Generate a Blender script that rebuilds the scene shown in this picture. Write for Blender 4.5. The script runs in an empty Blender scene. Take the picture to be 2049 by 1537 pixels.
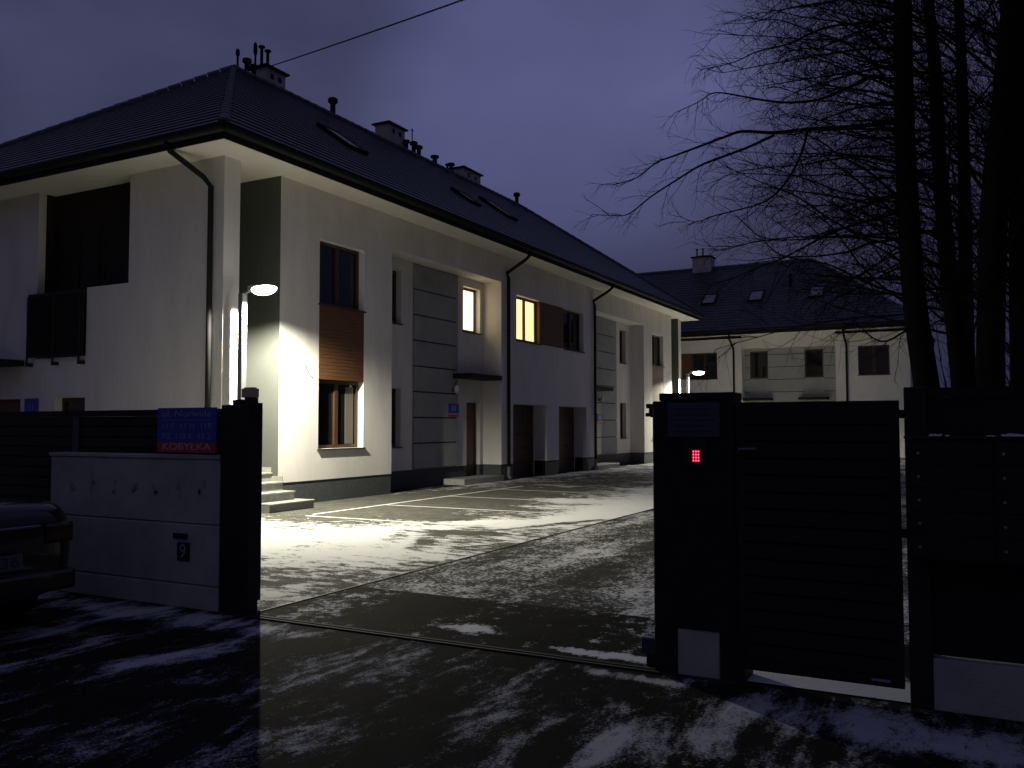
import bpy, bmesh, math, random
from mathutils import Vector, Matrix
from math import radians as R, pi, sin, cos, sqrt

S = bpy.context.scene
COL = S.collection

# ------------------------------------------------------------------ camera
def make_camera():
    yaw, pitch, roll = R(27.918), R(2.7525), R(0.0883)
    fwd = Vector((-sin(yaw)*cos(pitch), cos(yaw)*cos(pitch), sin(pitch)))
    rt = Vector((cos(yaw), sin(yaw), 0)); up = rt.cross(fwd)
    r2 = rt*cos(roll) - up*sin(roll); u2 = up*cos(roll) + rt*sin(roll)
    cd = bpy.data.cameras.new('camera'); cam = bpy.data.objects.new('camera', cd)
    COL.objects.link(cam)
    m = Matrix((r2, u2, -fwd)).transposed().to_4x4(); m.translation = Vector((0, 0, 1.6))
    cam.matrix_world = m
    cd.sensor_fit = 'HORIZONTAL'; cd.sensor_width = 36.0
    cd.lens = 36.0*1741.8/2049.0
    cd.clip_start = 0.05; cd.clip_end = 2000
    S.camera = cam
make_camera()

# ------------------------------------------------------------------ world: overcast dusk sky
W = bpy.data.worlds.new('World'); S.world = W; W.use_nodes = True
nt = W.node_tree; nt.nodes.clear()
wo = nt.nodes.new('ShaderNodeOutputWorld'); bg = nt.nodes.new('ShaderNodeBackground')
sky = nt.nodes.new('ShaderNodeTexSky'); sky.sky_type = 'NISHITA'; sky.sun_disc = False
sky.sun_elevation = R(-3.0); sky.sun_rotation = R(200)
tc = nt.nodes.new('ShaderNodeTexCoord'); mp = nt.nodes.new('ShaderNodeMapping')
mp.inputs['Scale'].default_value = (1.0, 1.0, 1.9); mp.inputs['Location'].default_value = (0.6, 0.25, 0.0)
ns = nt.nodes.new('ShaderNodeTexNoise'); ns.inputs['Scale'].default_value = 3.2
ns.inputs['Detail'].default_value = 4.5; ns.inputs['Roughness'].default_value = 0.48
cr = nt.nodes.new('ShaderNodeValToRGB')
cr.color_ramp.elements[0].position = 0.36; cr.color_ramp.elements[0].color = (0.36, 0.37, 0.85, 1)
cr.color_ramp.elements[1].position = 0.64; cr.color_ramp.elements[1].color = (0.62, 0.64, 1.40, 1)
ad = nt.nodes.new('ShaderNodeMix'); ad.data_type = 'RGBA'; ad.blend_type = 'ADD'; ad.inputs[0].default_value = 1.0
nt.links.new(tc.outputs['Generated'], mp.inputs['Vector']); nt.links.new(mp.outputs[0], ns.inputs['Vector'])
nt.links.new(ns.outputs['Fac'], cr.inputs[0])
# thinner cloud with more light behind it, above the far end of the yard
nv = nt.nodes.new('ShaderNodeVectorMath'); nv.operation = 'NORMALIZE'; nt.links.new(tc.outputs['Generated'], nv.inputs[0])
dt = nt.nodes.new('ShaderNodeVectorMath'); dt.operation = 'DOT_PRODUCT'; dt.inputs[1].default_value = (-0.377, 0.857, 0.351)
nt.links.new(nv.outputs[0], dt.inputs[0])
mr = nt.nodes.new('ShaderNodeMapRange'); mr.interpolation_type = 'SMOOTHERSTEP'
for i, v in enumerate((0.962, 1.0, 0.0, 1.0)): mr.inputs[1+i].default_value = v
nt.links.new(dt.outputs['Value'], mr.inputs[0])
gl = nt.nodes.new('ShaderNodeMix'); gl.data_type = 'RGBA'; gl.blend_type = 'ADD'; gl.inputs[7].default_value = (0.42, 0.50, 1.15, 1)
nt.links.new(mr.outputs[0], gl.inputs[0]); nt.links.new(cr.outputs[0], gl.inputs[6])
sx = nt.nodes.new('ShaderNodeSeparateXYZ'); nt.links.new(nv.outputs[0], sx.inputs[0])
m2 = nt.nodes.new('ShaderNodeMapRange')
for i, v in enumerate((0.12, 0.36, 0.52, 1.03)): m2.inputs[1+i].default_value = v
nt.links.new(sx.outputs[2], m2.inputs[0])
vs = nt.nodes.new('ShaderNodeVectorMath'); vs.operation = 'SCALE'; nt.links.new(gl.outputs[2], vs.inputs[0]); nt.links.new(m2.outputs[0], vs.inputs['Scale'])
nt.links.new(vs.outputs[0], ad.inputs[6]); nt.links.new(sky.outputs[0], ad.inputs[7])
nt.links.new(ad.outputs[2], bg.inputs[0]); bg.inputs[1].default_value = 0.095
nt.links.new(bg.outputs[0], wo.inputs[0])

S.view_settings.view_transform = 'Standard'; S.view_settings.look = 'None'
S.view_settings.exposure = 0.0; S.view_settings.gamma = 1.0
S.view_settings.use_curve_mapping = False
S.render.engine = 'CYCLES'
S.cycles.max_bounces = 8; S.cycles.diffuse_bounces = 5
S.cycles.sample_clamp_indirect = 3.0
S.cycles.use_denoising = True

LAMP_POWER = 2800.0
LAMP_COLOR = (1.0, 0.96, 0.76)

# ------------------------------------------------------------------ materials
def new_mat(name):
    m = bpy.data.materials.new(name); m.use_nodes = True
    b = m.node_tree.nodes['Principled BSDF']
    return m, m.node_tree, b

def mat(name, col, rough=0.6, metal=0.0, var=0.0, vscale=6.0, bump=0.0, bscale=60.0, spec=0.5, coat=0.0, stretch=(1, 1, 1)):
    m, t, b = new_mat(name)
    b.inputs['Base Color'].default_value = (*col, 1); b.inputs['Roughness'].default_value = rough
    b.inputs['Metallic'].default_value = metal; b.inputs['Specular IOR Level'].default_value = spec
    if coat: b.inputs['Coat Weight'].default_value = coat; b.inputs['Coat Roughness'].default_value = 0.05
    g = t.nodes.new('ShaderNodeNewGeometry'); mp = t.nodes.new('ShaderNodeMapping'); mp.inputs['Scale'].default_value = stretch
    t.links.new(g.outputs['Position'], mp.inputs['Vector'])
    if var:
        n = t.nodes.new('ShaderNodeTexNoise'); n.inputs['Scale'].default_value = vscale; n.inputs['Detail'].default_value = 6
        n.inputs['Roughness'].default_value = 0.65
        t.links.new(mp.outputs[0], n.inputs['Vector'])
        r = t.nodes.new('ShaderNodeValToRGB')
        r.color_ramp.elements[0].position = 0.3; r.color_ramp.elements[1].position = 0.7
        r.color_ramp.elements[0].color = (*[c*(1-var) for c in col], 1)
        r.color_ramp.elements[1].color = (*[min(1, c*(1+var)) for c in col], 1)
        t.links.new(n.outputs['Fac'], r.inputs[0]); t.links.new(r.outputs[0], b.inputs['Base Color'])
    if bump:
        n2 = t.nodes.new('ShaderNodeTexNoise'); n2.inputs['Scale'].default_value = bscale; n2.inputs['Detail'].default_value = 4
        t.links.new(mp.outputs[0], n2.inputs['Vector'])
        bp = t.nodes.new('ShaderNodeBump'); bp.inputs['Strength'].default_value = bump; bp.inputs['Distance'].default_value = 0.01
        t.links.new(n2.outputs['Fac'], bp.inputs['Height']); t.links.new(bp.outputs[0], b.inputs['Normal'])
    return m

def emit_mat(name, col, strength, rough=0.4, folds=False):
    m, t, b = new_mat(name)
    if folds:                                                      # a lit curtain: soft vertical folds
        g = t.nodes.new('ShaderNodeNewGeometry'); mp = t.nodes.new('ShaderNodeMapping'); mp.inputs['Scale'].default_value = (9, 9, .5)
        n = t.nodes.new('ShaderNodeTexNoise'); n.inputs['Scale'].default_value = 1.6; n.inputs['Detail'].default_value = 3
        r = t.nodes.new('ShaderNodeMapRange')
        for i, v in enumerate((.3, .7, strength*.62, strength*1.2)): r.inputs[1+i].default_value = v
        t.links.new(g.outputs['Position'], mp.inputs[0]); t.links.new(mp.outputs[0], n.inputs['Vector']); t.links.new(n.outputs['Fac'], r.inputs[0]); t.links.new(r.outputs[0], b.inputs['Emission Strength'])
    b.inputs['Base Color'].default_value = (*[c*0.5 for c in col], 1); b.inputs['Roughness'].default_value = rough
    b.inputs['Emission Color'].default_value = (*col, 1); b.inputs['Emission Strength'].default_value = strength
    return m

M = {}
M['plaster'] = mat('white_plaster', (0.66, 0.63, 0.60), 0.9, var=0.11, vscale=0.9, bump=0.5, bscale=90, spec=0.2, stretch=(1.6, 1.6, .45))
M['soffit'] = mat('soffit_boards', (0.66, 0.62, 0.56), 0.8, var=0.04, vscale=2)
M['grey'] = mat('grey_cladding', (0.27, 0.275, 0.27), 0.7, var=0.14, vscale=1.6, bump=0.3, bscale=50)
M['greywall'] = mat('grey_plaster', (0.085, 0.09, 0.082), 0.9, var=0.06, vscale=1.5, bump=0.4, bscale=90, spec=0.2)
M['joint'] = mat('dark_joint', (0.02, 0.02, 0.02), 0.9)
M['plinth'] = mat('plinth_render', (0.055, 0.06, 0.062), 0.75, var=0.25, vscale=14, bump=0.4, bscale=120)
M['roof'] = mat('roof_tile', (0.042, 0.044, 0.055), 0.45, var=0.6, vscale=2.2, bump=0.6, bscale=9)
M['ridge'] = mat('ridge_tile', (0.085, 0.09, 0.10), 0.5, var=0.25, vscale=5)
M['gutter'] = mat('dark_gutter_metal', (0.012, 0.012, 0.012), 0.6, spec=0.15)
M['wood'] = mat('brown_wood_slats', (0.11, 0.046, 0.018), 0.55, var=0.4, vscale=9, stretch=(1, 0.25, 6), bump=0.3, bscale=30)
M['frame'] = mat('brown_window_frame', (0.060, 0.028, 0.014), 0.4, var=0.25, vscale=10, stretch=(4, 4, 0.5))
M['door'] = mat('brown_door', (0.10, 0.036, 0.014), 0.45, var=0.25, vscale=7, stretch=(5, 5, 0.6))
M['garage'] = mat('brown_garage_door', (0.075, 0.032, 0.018), 0.5, var=0.2, vscale=6)
M['glass'] = mat('dark_window_glass', (0.008, 0.009, 0.011), 0.04, spec=0.6)
M['skyglass'] = mat('sky_sheen_roof_glass', (0.30, 0.30, 0.32), 0.35)  # pale base colour stands in for sky reflected in the panes
M['warm'] = emit_mat('warm_lit_room', (1.0, 0.76, 0.33), 1.7, folds=True)
M['warmpale'] = emit_mat('pale_lit_room', (1.0, 0.82, 0.48), 2.3, folds=True)
M['curtain'] = mat('pale_curtain', (0.13, 0.115, 0.09), 0.9)
M['sill'] = mat('dark_sill', (0.05, 0.045, 0.042), 0.4, metal=0.2)
M['stone'] = mat('grey_step_stone', (0.26, 0.26, 0.24), 0.7, var=0.2, vscale=10, bump=0.3, bscale=80)
M['concrete'] = mat('cast_concrete', (0.36, 0.37, 0.31), 0.85, var=0.22, vscale=2.6, bump=0.5, bscale=70)
M['mark'] = mat('concrete_stain', (0.24, 0.245, 0.225), 0.9)
M['black'] = mat('black_powder_coat', (0.014, 0.0145, 0.0155), 0.6, var=0.2, vscale=20, spec=0.25)
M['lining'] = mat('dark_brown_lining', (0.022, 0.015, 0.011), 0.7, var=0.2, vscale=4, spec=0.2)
M['blacksheet'] = mat('black_sheet_metal', (0.012, 0.0125, 0.014), 0.6, var=0.2, vscale=8, spec=0.2)
M['galv'] = mat('galvanised_steel', (0.13, 0.135, 0.14), 0.55, metal=0.2, var=0.1, vscale=8)
M['led'] = emit_mat('led_lens_glare', (1.0, 0.97, 0.84), 14.0)
M['lamphead'] = mat('lamp_housing', (0.25, 0.26, 0.27), 0.45, metal=0.4)
M['blue'] = mat('sign_blue', (0.030, 0.040, 0.34), 0.4)
M['red'] = mat('sign_red', (0.42, 0.03, 0.04), 0.4)
M['white'] = mat('sign_white', (0.75, 0.75, 0.75), 0.5)
M['letter'] = mat('weathered_lettering', (0.24, 0.25, 0.38), 0.5)
M['letterred'] = mat('lettering_on_red', (0.60, 0.36, 0.34), 0.5)
M['navy'] = mat('plate_navy', (0.010, 0.012, 0.030), 0.4)
M['info'] = mat('info_board_blue_grey', (0.030, 0.042, 0.060), 0.35, var=0.15, vscale=18)
M['infotext'] = mat('info_board_text', (0.016, 0.020, 0.030), 0.6)
M['tan'] = mat('tan_plastic', (0.55, 0.43, 0.27), 0.5)
M['redled'] = emit_mat('red_key_light', (1.0, 0.05, 0.13), 6.0)
M['redglow'] = emit_mat('red_keypad_glow', (1.0, 0.01, 0.05), 0.12)
M['paint'] = mat('black_car_paint', (0.006, 0.006, 0.008), 0.22, coat=0.7)
M['rubber'] = mat('tyre_rubber', (0.012, 0.012, 0.012), 0.85, bump=0.3, bscale=80)
M['rim'] = mat('alloy_rim', (0.30, 0.30, 0.31), 0.35, metal=0.8)
M['taillight'] = mat('tail_light_red', (0.03, 0.003, 0.004), 0.2, coat=0.3)
M['chrome'] = mat('chrome_strip', (0.20, 0.20, 0.21), 0.25, metal=0.9)
M['plate'] = mat('number_plate_white', (0.10, 0.10, 0.11), 0.45)
M['bark'] = mat('tree_bark', (0.012, 0.0105, 0.010), 0.95, var=0.4, vscale=7, stretch=(3, 3, 0.6), bump=0.8, bscale=25, spec=0.08)
M['twig'] = mat('tree_twigs', (0.010, 0.009, 0.009), 0.95, spec=0.1)
M['snow'] = mat('snow', (0.80, 0.81, 0.84), 0.7, bump=0.6, bscale=35)
M['cable'] = mat('cable_rubber', (0.012, 0.012, 0.012), 0.7)
M['chimney'] = mat('chimney_plaster', (0.46, 0.42, 0.40), 0.9, var=0.2, vscale=3, bump=0.4, bscale=50)
M['brass'] = mat('lock_steel', (0.34, 0.31, 0.30), 0.3, metal=0.7)
M['opal'] = mat('opal_glass', (0.62, 0.58, 0.50), 0.3)
M['paint_line'] = mat('worn_white_road_paint', (0.72, 0.68, 0.66), 0.75, var=0.25, vscale=6)

# --- snowy ground: one node recipe, different paving underneath
def ground_mat(name, base, kind):
    m, t, b = new_mat(name); N = t.nodes; L = t.links
    geo = N.new('ShaderNodeNewGeometry')
    def noise(scale, stretch=(1, 1, 1), detail=6, rough=0.6, loc=(0, 0, 0), dist=0.0):
        mp = N.new('ShaderNodeMapping'); mp.inputs['Scale'].default_value = stretch; mp.inputs['Location'].default_value = loc
        L.new(geo.outputs['Position'], mp.inputs['Vector'])
        n = N.new('ShaderNodeTexNoise'); n.inputs['Scale'].default_value = scale; n.inputs['Detail'].default_value = detail
        n.inputs['Roughness'].default_value = rough; n.inputs['Distortion'].default_value = dist
        L.new(mp.outputs[0], n.inputs['Vector']); return n.outputs['Fac']
    def math_(op, a, bb, clamp=False):
        x = N.new('ShaderNodeMath'); x.operation = op; x.use_clamp = clamp
        for i, v in enumerate((a, bb)):
            if v is None: continue
            if isinstance(v, (int, float)): x.inputs[i].default_value = v
            else: L.new(v, x.inputs[i])
        return x.outputs[0]
    def drift(cx, cy, rx, ry, amp, ang=0.0):                       # one snow drift or one swept patch lying on the ground
        mp = N.new('ShaderNodeMapping'); mp.vector_type = 'TEXTURE'
        mp.inputs['Location'].default_value = (cx, cy, 0); mp.inputs['Rotation'].default_value = (0, 0, R(ang)); mp.inputs['Scale'].default_value = (rx, ry, 1)
        L.new(geo.outputs['Position'], mp.inputs['Vector'])
        ln = N.new('ShaderNodeVectorMath'); ln.operation = 'LENGTH'; L.new(mp.outputs[0], ln.inputs[0])
        mr = N.new('ShaderNodeMapRange'); mr.interpolation_type = 'SMOOTHSTEP'
        mr.inputs[1].default_value = 1.15; mr.inputs[2].default_value = 0.25; mr.inputs[3].default_value = 0; mr.inputs[4].default_value = amp
        L.new(ln.outputs['Value'], mr.inputs[0]); return mr.outputs[0]
    if kind == 'street':
        a = noise(1.0, (2.4, 0.8, 1), 7, 0.62, (3.1, 0.7, 0), 0.9)
        f = noise(9.0, (1.25, 0.6, 1), 9, 0.8, (0, 0, 0), 0.3)
        g = noise(60.0, (1, 1, 1), 3, 0.7)
        bias = -0.10; lo, hi = 0.45, 0.82
        dr = [(-0.55, 5.02, 1.15, .42, .34, -6), (-6.4, 5.2, 1.9, .32, .34, 0), (-3.48, 4.85, .22, .62, .26, 4), (-2.42, 4.3, .20, .75, .20, 4),
              (-5.05, 4.15, .75, .22, .26, 50), (-1.35, 4.1, .5, .6, .12, 0), (-4.7, 5.25, .7, .16, .16, 0), (-.6, 4.2, .6, .4, .16, 0),
              (-2.0, 5.33, .5, .10, .34, -4), (-1.75, 4.4, .22, .7, .20, 6), (-1.25, 4.6, .2, .5, .18, 0), (-6.6, 4.3, .9, .25, .2, 20)]
    elif kind == 'bays':
        a = noise(0.75, (1.0, 1.0, 1), 7, 0.6, (0.4, 2.2, 0), 0.8)
        f = noise(4.2, (0.7, 1.5, 1), 9, 0.75, (0, 0, 0), 0.4)
        g = noise(50.0, (1, 1, 1), 3, 0.7)
        bias = 0.02; lo, hi = 0.45, 0.60
        dr = [(-9.0, 9.2, 4.2, 2.6, .32, 0), (-10.4, 15.5, 2.9, 5.6, -.50, 0), (-6.75, 12.55, 1.0, .8, .40, 6), (-6.1, 15.6, .9, 3.4, .50, 0), (-7.4, 17.0, 1.4, .8, .34, 4),
              (-7.9, 11.5, 1.3, .5, .16, 8), (-6.9, 11.25, 1.1, .3, -.34, 6), (-8.3, 12.9, 1.0, .75, -.34, 10), (-8.6, 14.9, 1.6, .6, -.30, 6), (-5.95, 13.1, .2, 1.5, -.42, -22), (-6.6, 9.9, .24, 1.4, -.26, 24), (-7.3, 10.2, .2, 1.2, -.22, 26),
              (-9.6, 24.0, 2.2, 7.5, -.20, 0), (-6.6, 21.0, 1.4, 3.8, .26, 0), (-7.5, 33.0, 3.4, 9.0, .42, 0), (-6.8, 7.1, 1.5, .4, -.16, -18)]
    elif kind == 'drive':
        a = noise(0.7, (1.7, 0.7, 1), 7, 0.6, (1.0, 5.0, 0), 0.5)
        f = noise(5.0, (1.2, 0.8, 1), 8, 0.7)
        g = noise(24.0, (1, 1, 1), 3, 0.75)
        bias = -0.03; lo, hi = 0.40, 0.66
        dr = [(-4.6, 7.6, .9, 1.2, .05, 0), (-2.4, 9.0, .8, 2.6, .12, 0), (-3.6, 9.5, .35, 6, -.12, 3), (-0.8, 5.75, 1.2, .4, .55, 0)]
    else:                                                          # swept threshold slab
        a = noise(0.9, (1.4, 0.8, 1), 7, 0.6, (2.0, 1.0, 0), 0.5)
        f = noise(7.0, (1.0, 1.0, 1), 8, 0.72)
        g = noise(55.0, (1, 1, 1), 3, 0.7)
        bias = -0.15; lo, hi = 0.46, 0.64
        dr = [(-3.55, 5.98, .34, .2, .30, 0), (-5.1, 6.3, .5, .9, .17, 0), (-2.05, 6.6, .35, .6, .20, 0), (-2.35, 5.72, .6, .12, .36, 0), (-0.8, 5.75, 1.2, .4, .55, 0)]
    wa, wf, wg = {'street': (1.7, 1.25, 0.8), 'bays': (1.15, 2.0, 0.8), 'drive': (0.9, 0.9, 1.25), 'slab': (1.0, 1.2, 0.6)}[kind]
    s = math_('ADD', math_('MULTIPLY', a, wa), math_('MULTIPLY', f, wf))
    s = math_('ADD', s, math_('MULTIPLY', g, wg))
    s = math_('ADD', s, 0.5 - 0.5*(wa+wf+wg) + bias)
    for d in dr: s = math_('ADD', s, drift(*d))
    mr = N.new('ShaderNodeMapRange'); mr.interpolation_type = 'SMOOTHSTEP'
    mr.inputs[1].default_value = lo; mr.inputs[2].default_value = hi; mr.inputs[3].default_value = 0.0; mr.inputs[4].default_value = {'street': 0.60, 'bays': 0.92, 'drive': 0.8, 'slab': 0.8}[kind]
    L.new(s, mr.inputs[0]); mask = mr.outputs[0]
    # the paving under the snow
    ramp = N.new('ShaderNodeValToRGB'); ramp.color_ramp.elements[0].position = 0.3; ramp.color_ramp.elements[1].position = 0.72
    ramp.color_ramp.elements[0].color = (*[c*0.62 for c in base], 1); ramp.color_ramp.elements[1].color = (*[c*1.35 for c in base], 1)
    L.new(noise(3.2, (1, 1, 1), 8, 0.7, (7, 3, 0)), ramp.inputs[0]); under = ramp.outputs[0]
    if kind in ('bays', 'drive'):
        br = N.new('ShaderNodeTexBrick'); br.inputs['Scale'].default_value = 5.0; br.inputs['Mortar Size'].default_value = 0.03
        br.inputs['Color1'].default_value = (1, 1, 1, 1); br.inputs['Color2'].default_value = (0.82, 0.82, 0.80, 1); br.inputs['Mortar'].default_value = (0.5, 0.5, 0.5, 1)
        L.new(geo.outputs['Position'], br.inputs['Vector'])
        mm = N.new('ShaderNodeMix'); mm.data_type = 'RGBA'; mm.blend_type = 'MULTIPLY'; mm.inputs[0].default_value = 0.8
        L.new(under, mm.inputs[6]); L.new(br.outputs['Color'], mm.inputs[7]); under = mm.outputs[2]
    mx = N.new('ShaderNodeMix'); mx.data_type = 'RGBA'; L.new(mask, mx.inputs[0]); L.new(under, mx.inputs[6]); mx.inputs[7].default_value = (*{'bays': (0.72, 0.72, 0.70), 'drive': (0.72, 0.72, 0.72)}.get(kind, (0.78, 0.79, 0.82)), 1)
    L.new(mx.outputs[2], b.inputs['Base Color'])
    rr = N.new('ShaderNodeMapRange'); rr.inputs[3].default_value = 0.8; rr.inputs[4].default_value = 0.9; L.new(mask, rr.inputs[0]); L.new(rr.outputs[0], b.inputs['Roughness'])
    b.inputs['Specular IOR Level'].default_value = 0.01
    h = math_('ADD', math_('MULTIPLY', mask, 1.0), math_('MULTIPLY', g, 0.5))
    bp = N.new('ShaderNodeBump'); bp.inputs['Strength'].default_value = 0.55; bp.inputs['Distance'].default_value = 0.02
    L.new(h, bp.inputs['Height']); L.new(bp.outputs[0], b.inputs['Normal'])
    return m
M['street'] = ground_mat('snowy_street', (0.020, 0.020, 0.0175), 'street')
M['bays'] = ground_mat('snowy_paving', (0.11, 0.108, 0.095), 'bays')
M['drive'] = ground_mat('snowy_driveway', (0.065, 0.064, 0.057), 'drive')
M['slab'] = ground_mat('swept_concrete', (0.022, 0.022, 0.018), 'slab')

# ------------------------------------------------------------------ helpers
ORIG = {}
def link(o): COL.objects.link(o); return o
def tag(o, label, cat, group=None):
    o['label'] = label; o['category'] = cat
    if group: o['group'] = group
    return o
def thing(name, label, cat, loc=(0, 0, 0), group=None):
    o = link(bpy.data.objects.new(name, None)); o.location = loc; o.empty_display_size = 0.2
    ORIG[o] = Vector(loc); tag(o, label, cat, group); return o
def part(name, bm, m, parent=None, label=None, smooth=False, kind=None):
    """link a bmesh (in world coordinates) as one object, parented to a thing or to a part of it"""
    org = ORIG.get(parent, Vector((0, 0, 0))) if parent else Vector((0, 0, 0))
    if parent: bmesh.ops.translate(bm, verts=bm.verts, vec=-org)
    me = bpy.data.meshes.new(name); bm.to_mesh(me); bm.free()
    mats = m if isinstance(m, (list, tuple)) else [m]
    for x in mats: me.materials.append(x)
    if smooth:
        for p in me.polygons: p.use_smooth = True
    o = link(bpy.data.objects.new(name, me))
    if parent: o.parent = parent; ORIG[o] = org
    if label: o['label'] = label
    if kind: o['kind'] = kind
    return o
def BM(): return bmesh.new()
def box(bm, x0, x1, y0, y1, z0, z1, mi=0):
    v = [bm.verts.new(p) for p in ((x0, y0, z0), (x1, y0, z0), (x1, y1, z0), (x0, y1, z0), (x0, y0, z1), (x1, y0, z1), (x1, y1, z1), (x0, y1, z1))]
    for f in ((0, 3, 2, 1), (4, 5, 6, 7), (0, 1, 5, 4), (1, 2, 6, 5), (2, 3, 7, 6), (3, 0, 4, 7)):
        bm.faces.new([v[i] for i in f]).material_index = mi
    return v
def bbox(bm, x0, x1, y0, y1, z0, z1, bev=0.01, seg=2):
    b2 = BM(); box(b2, x0, x1, y0, y1, z0, z1)
    bmesh.ops.bevel(b2, geom=list(b2.edges), offset=bev, segments=seg, profile=0.6, affect='EDGES')
    me = bpy.data.meshes.new('tmp'); b2.to_mesh(me); b2.free(); bm.from_mesh(me); bpy.data.meshes.remove(me)
def quad(bm, *pts, mi=0):
    f = bm.faces.new([bm.verts.new(p) for p in pts]); f.material_index = mi; return f
def tube(bm, pts, rad, n=8, cap=True):
    """tapered tube along a polyline; rad is one number or a list"""
    pts = [Vector(p) for p in pts]; k = len(pts)
    rs = rad if isinstance(rad, (list, tuple)) else [rad]*k
    prev = None; rings = []
    for i in range(k):
        d = (pts[min(i+1, k-1)] - pts[max(i-1, 0)])
        if d.length < 1e-9: d = Vector((0, 0, 1))
        d.normalize()
        if prev is None:
            a = d.orthogonal().normalized()
        else:
            a = prev - d*prev.dot(d)
            a = a.normalized() if a.length > 1e-6 else d.orthogonal().normalized()
        prev = a; b = d.cross(a)
        rings.append([bm.verts.new(pts[i] + (a*cos(2*pi*j/n) + b*sin(2*pi*j/n))*rs[i]) for j in range(n)])
    for i in range(k-1):
        for j in range(n):
            bm.faces.new((rings[i][j], rings[i][(j+1) % n], rings[i+1][(j+1) % n], rings[i+1][j]))
    if cap:
        bm.faces.new(rings[0][::-1]); bm.faces.new(rings[-1])
def cyl(bm, p0, p1, r, n=16): tube(bm, [p0, p1], r, n)

class Fr:                                                          # a wall plane: origin, horizontal axis, outward normal
    def __init__(s, o, U, N): s.o = Vector(o); s.U = Vector(U); s.N = Vector(N)
    def p(s, u, z, n=0.0): return s.o + s.U*u + Vector((0, 0, z)) + s.N*n
    def box(s, bm, u0, u1, z0, z1, n0, n1, mi=0):
        a, b = s.p(u0, z0, n0), s.p(u1, z1, n1)
        box(bm, min(a.x, b.x), max(a.x, b.x), min(a.y, b.y), max(a.y, b.y), min(a.z, b.z), max(a.z, b.z), mi)
    def panel(s, bm, u0, u1, z0, z1, holes=(), depth=0.17):
        """a wall face with openings cut in it and reveals going in by depth"""
        us = sorted({u0, u1, *[min(max(h[k], u0), u1) for h in holes for k in (0, 1)]})
        zs = sorted({z0, z1, *[min(max(h[k], z0), z1) for h in holes for k in (2, 3)]})
        def hole(i, j):
            if i < 0 or j < 0 or i >= len(us)-1 or j >= len(zs)-1: return None
            uc, zc = (us[i]+us[i+1])/2, (zs[j]+zs[j+1])/2
            return any(h[0] < uc < h[1] and h[2] < zc < h[3] for h in holes)
        for i in range(len(us)-1):
            for j in range(len(zs)-1):
                a, b, c, d = us[i], us[i+1], zs[j], zs[j+1]
                if not hole(i, j): quad(bm, s.p(a, c), s.p(b, c), s.p(b, d), s.p(a, d))
                else:
                    if hole(i-1, j) is not True: quad(bm, s.p(a, c), s.p(a, d), s.p(a, d, -depth), s.p(a, c, -depth))
                    if hole(i+1, j) is not True: quad(bm, s.p(b, c), s.p(b, d), s.p(b, d, -depth), s.p(b, c, -depth))
                    if hole(i, j-1) is False: quad(bm, s.p(a, c), s.p(b, c), s.p(b, c, -depth), s.p(a, c, -depth))
                    if hole(i, j+1) is False: quad(bm, s.p(a, d), s.p(b, d), s.p(b, d, -depth), s.p(a, d, -depth))

def window(par, F, u0, u1, z0, z1, depth=0.17, leaves=2, pane='glass', sill=True, label=None, curtain=False, over=0.03, fm='frame'):
    fw = 0.075; bm = BM(); n0, n1 = -depth-0.06, -depth+0.012
    F.box(bm, u0, u0+fw, z0, z1, n0, n1); F.box(bm, u1-fw, u1, z0, z1, n0, n1)
    F.box(bm, u0+fw, u1-fw, z1-fw, z1, n0, n1-0.002); F.box(bm, u0+fw, u1-fw, z0, z0+fw, n0, n1-0.002)
    step = (u1-u0)/leaves
    for k in range(1, leaves): F.box(bm, u0+k*step-0.06, u0+k*step+0.06, z0+fw, z1-fw, n0, n1+0.006)
    w = part('window', bm, M[fm], par, label)
    bm = BM()
    for k in range(leaves):
        a = u0+fw if k == 0 else u0+k*step+0.06; b = u1-fw if k == leaves-1 else u0+(k+1)*step-0.06
        F.box(bm, a, b, z0+fw, z1-fw, n0+0.015, n0+0.03)
    part('pane', bm, M[pane], w)
    if curtain:
        bm = BM(); F.box(bm, u1-fw-0.34, u1-fw-0.06, z0+fw+0.01, z1-fw-0.05, n0+0.032, n0+0.04); part('curtain', bm, M['curtain'], w)
    if sill:
        bm = BM(); F.box(bm, u0-over, u1+over, z0-0.035, z0-0.002, -depth+0.0, 0.05); part('sill', bm, M['sill'], w)
    return w

def hip_roof(bm, e, t0, t1, zb, courses=24, lip=0.022):
    """e = (x0, x1, y0, y1) of the eaves; t0, t1 the two ridge ends; stepped tile courses on all four slopes"""
    x0, x1, y0, y1 = e
    c = [Vector((x0, y0, zb)), Vector((x1, y0, zb)), Vector((x1, y1, zb)), Vector((x0, y1, zb))]
    t0, t1 = Vector(t0), Vector(t1)
    alongY = abs(t1.y-t0.y) > abs(t1.x-t0.x)
    tops = [(t0, t0), (t0, t1), (t1, t1), (t1, t0)] if alongY else [(t0, t1), (t1, t1), (t1, t0), (t0, t0)]
    for i in range(4):
        a, b = c[i], c[(i+1) % 4]; ta, tb = tops[i]
        mid = (ta+tb)/2 - (a+b)/2; nrm = (b-a).cross(mid).normalized()
        for k in range(courses):
            f0, f1 = k/courses, (k+1)/courses
            A, B = a.lerp(ta, f0), b.lerp(tb, f0); C, D = b.lerp(tb, f1), a.lerp(ta, f1)
            up = nrm*lip
            if (C-D).length < 1e-5: bm.faces.new([bm.verts.new(p) for p in (A+up, B+up, C)])
            else: quad(bm, A+up, B+up, C, D)
            quad(bm, A, B, B+up, A+up)
    return c

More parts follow.
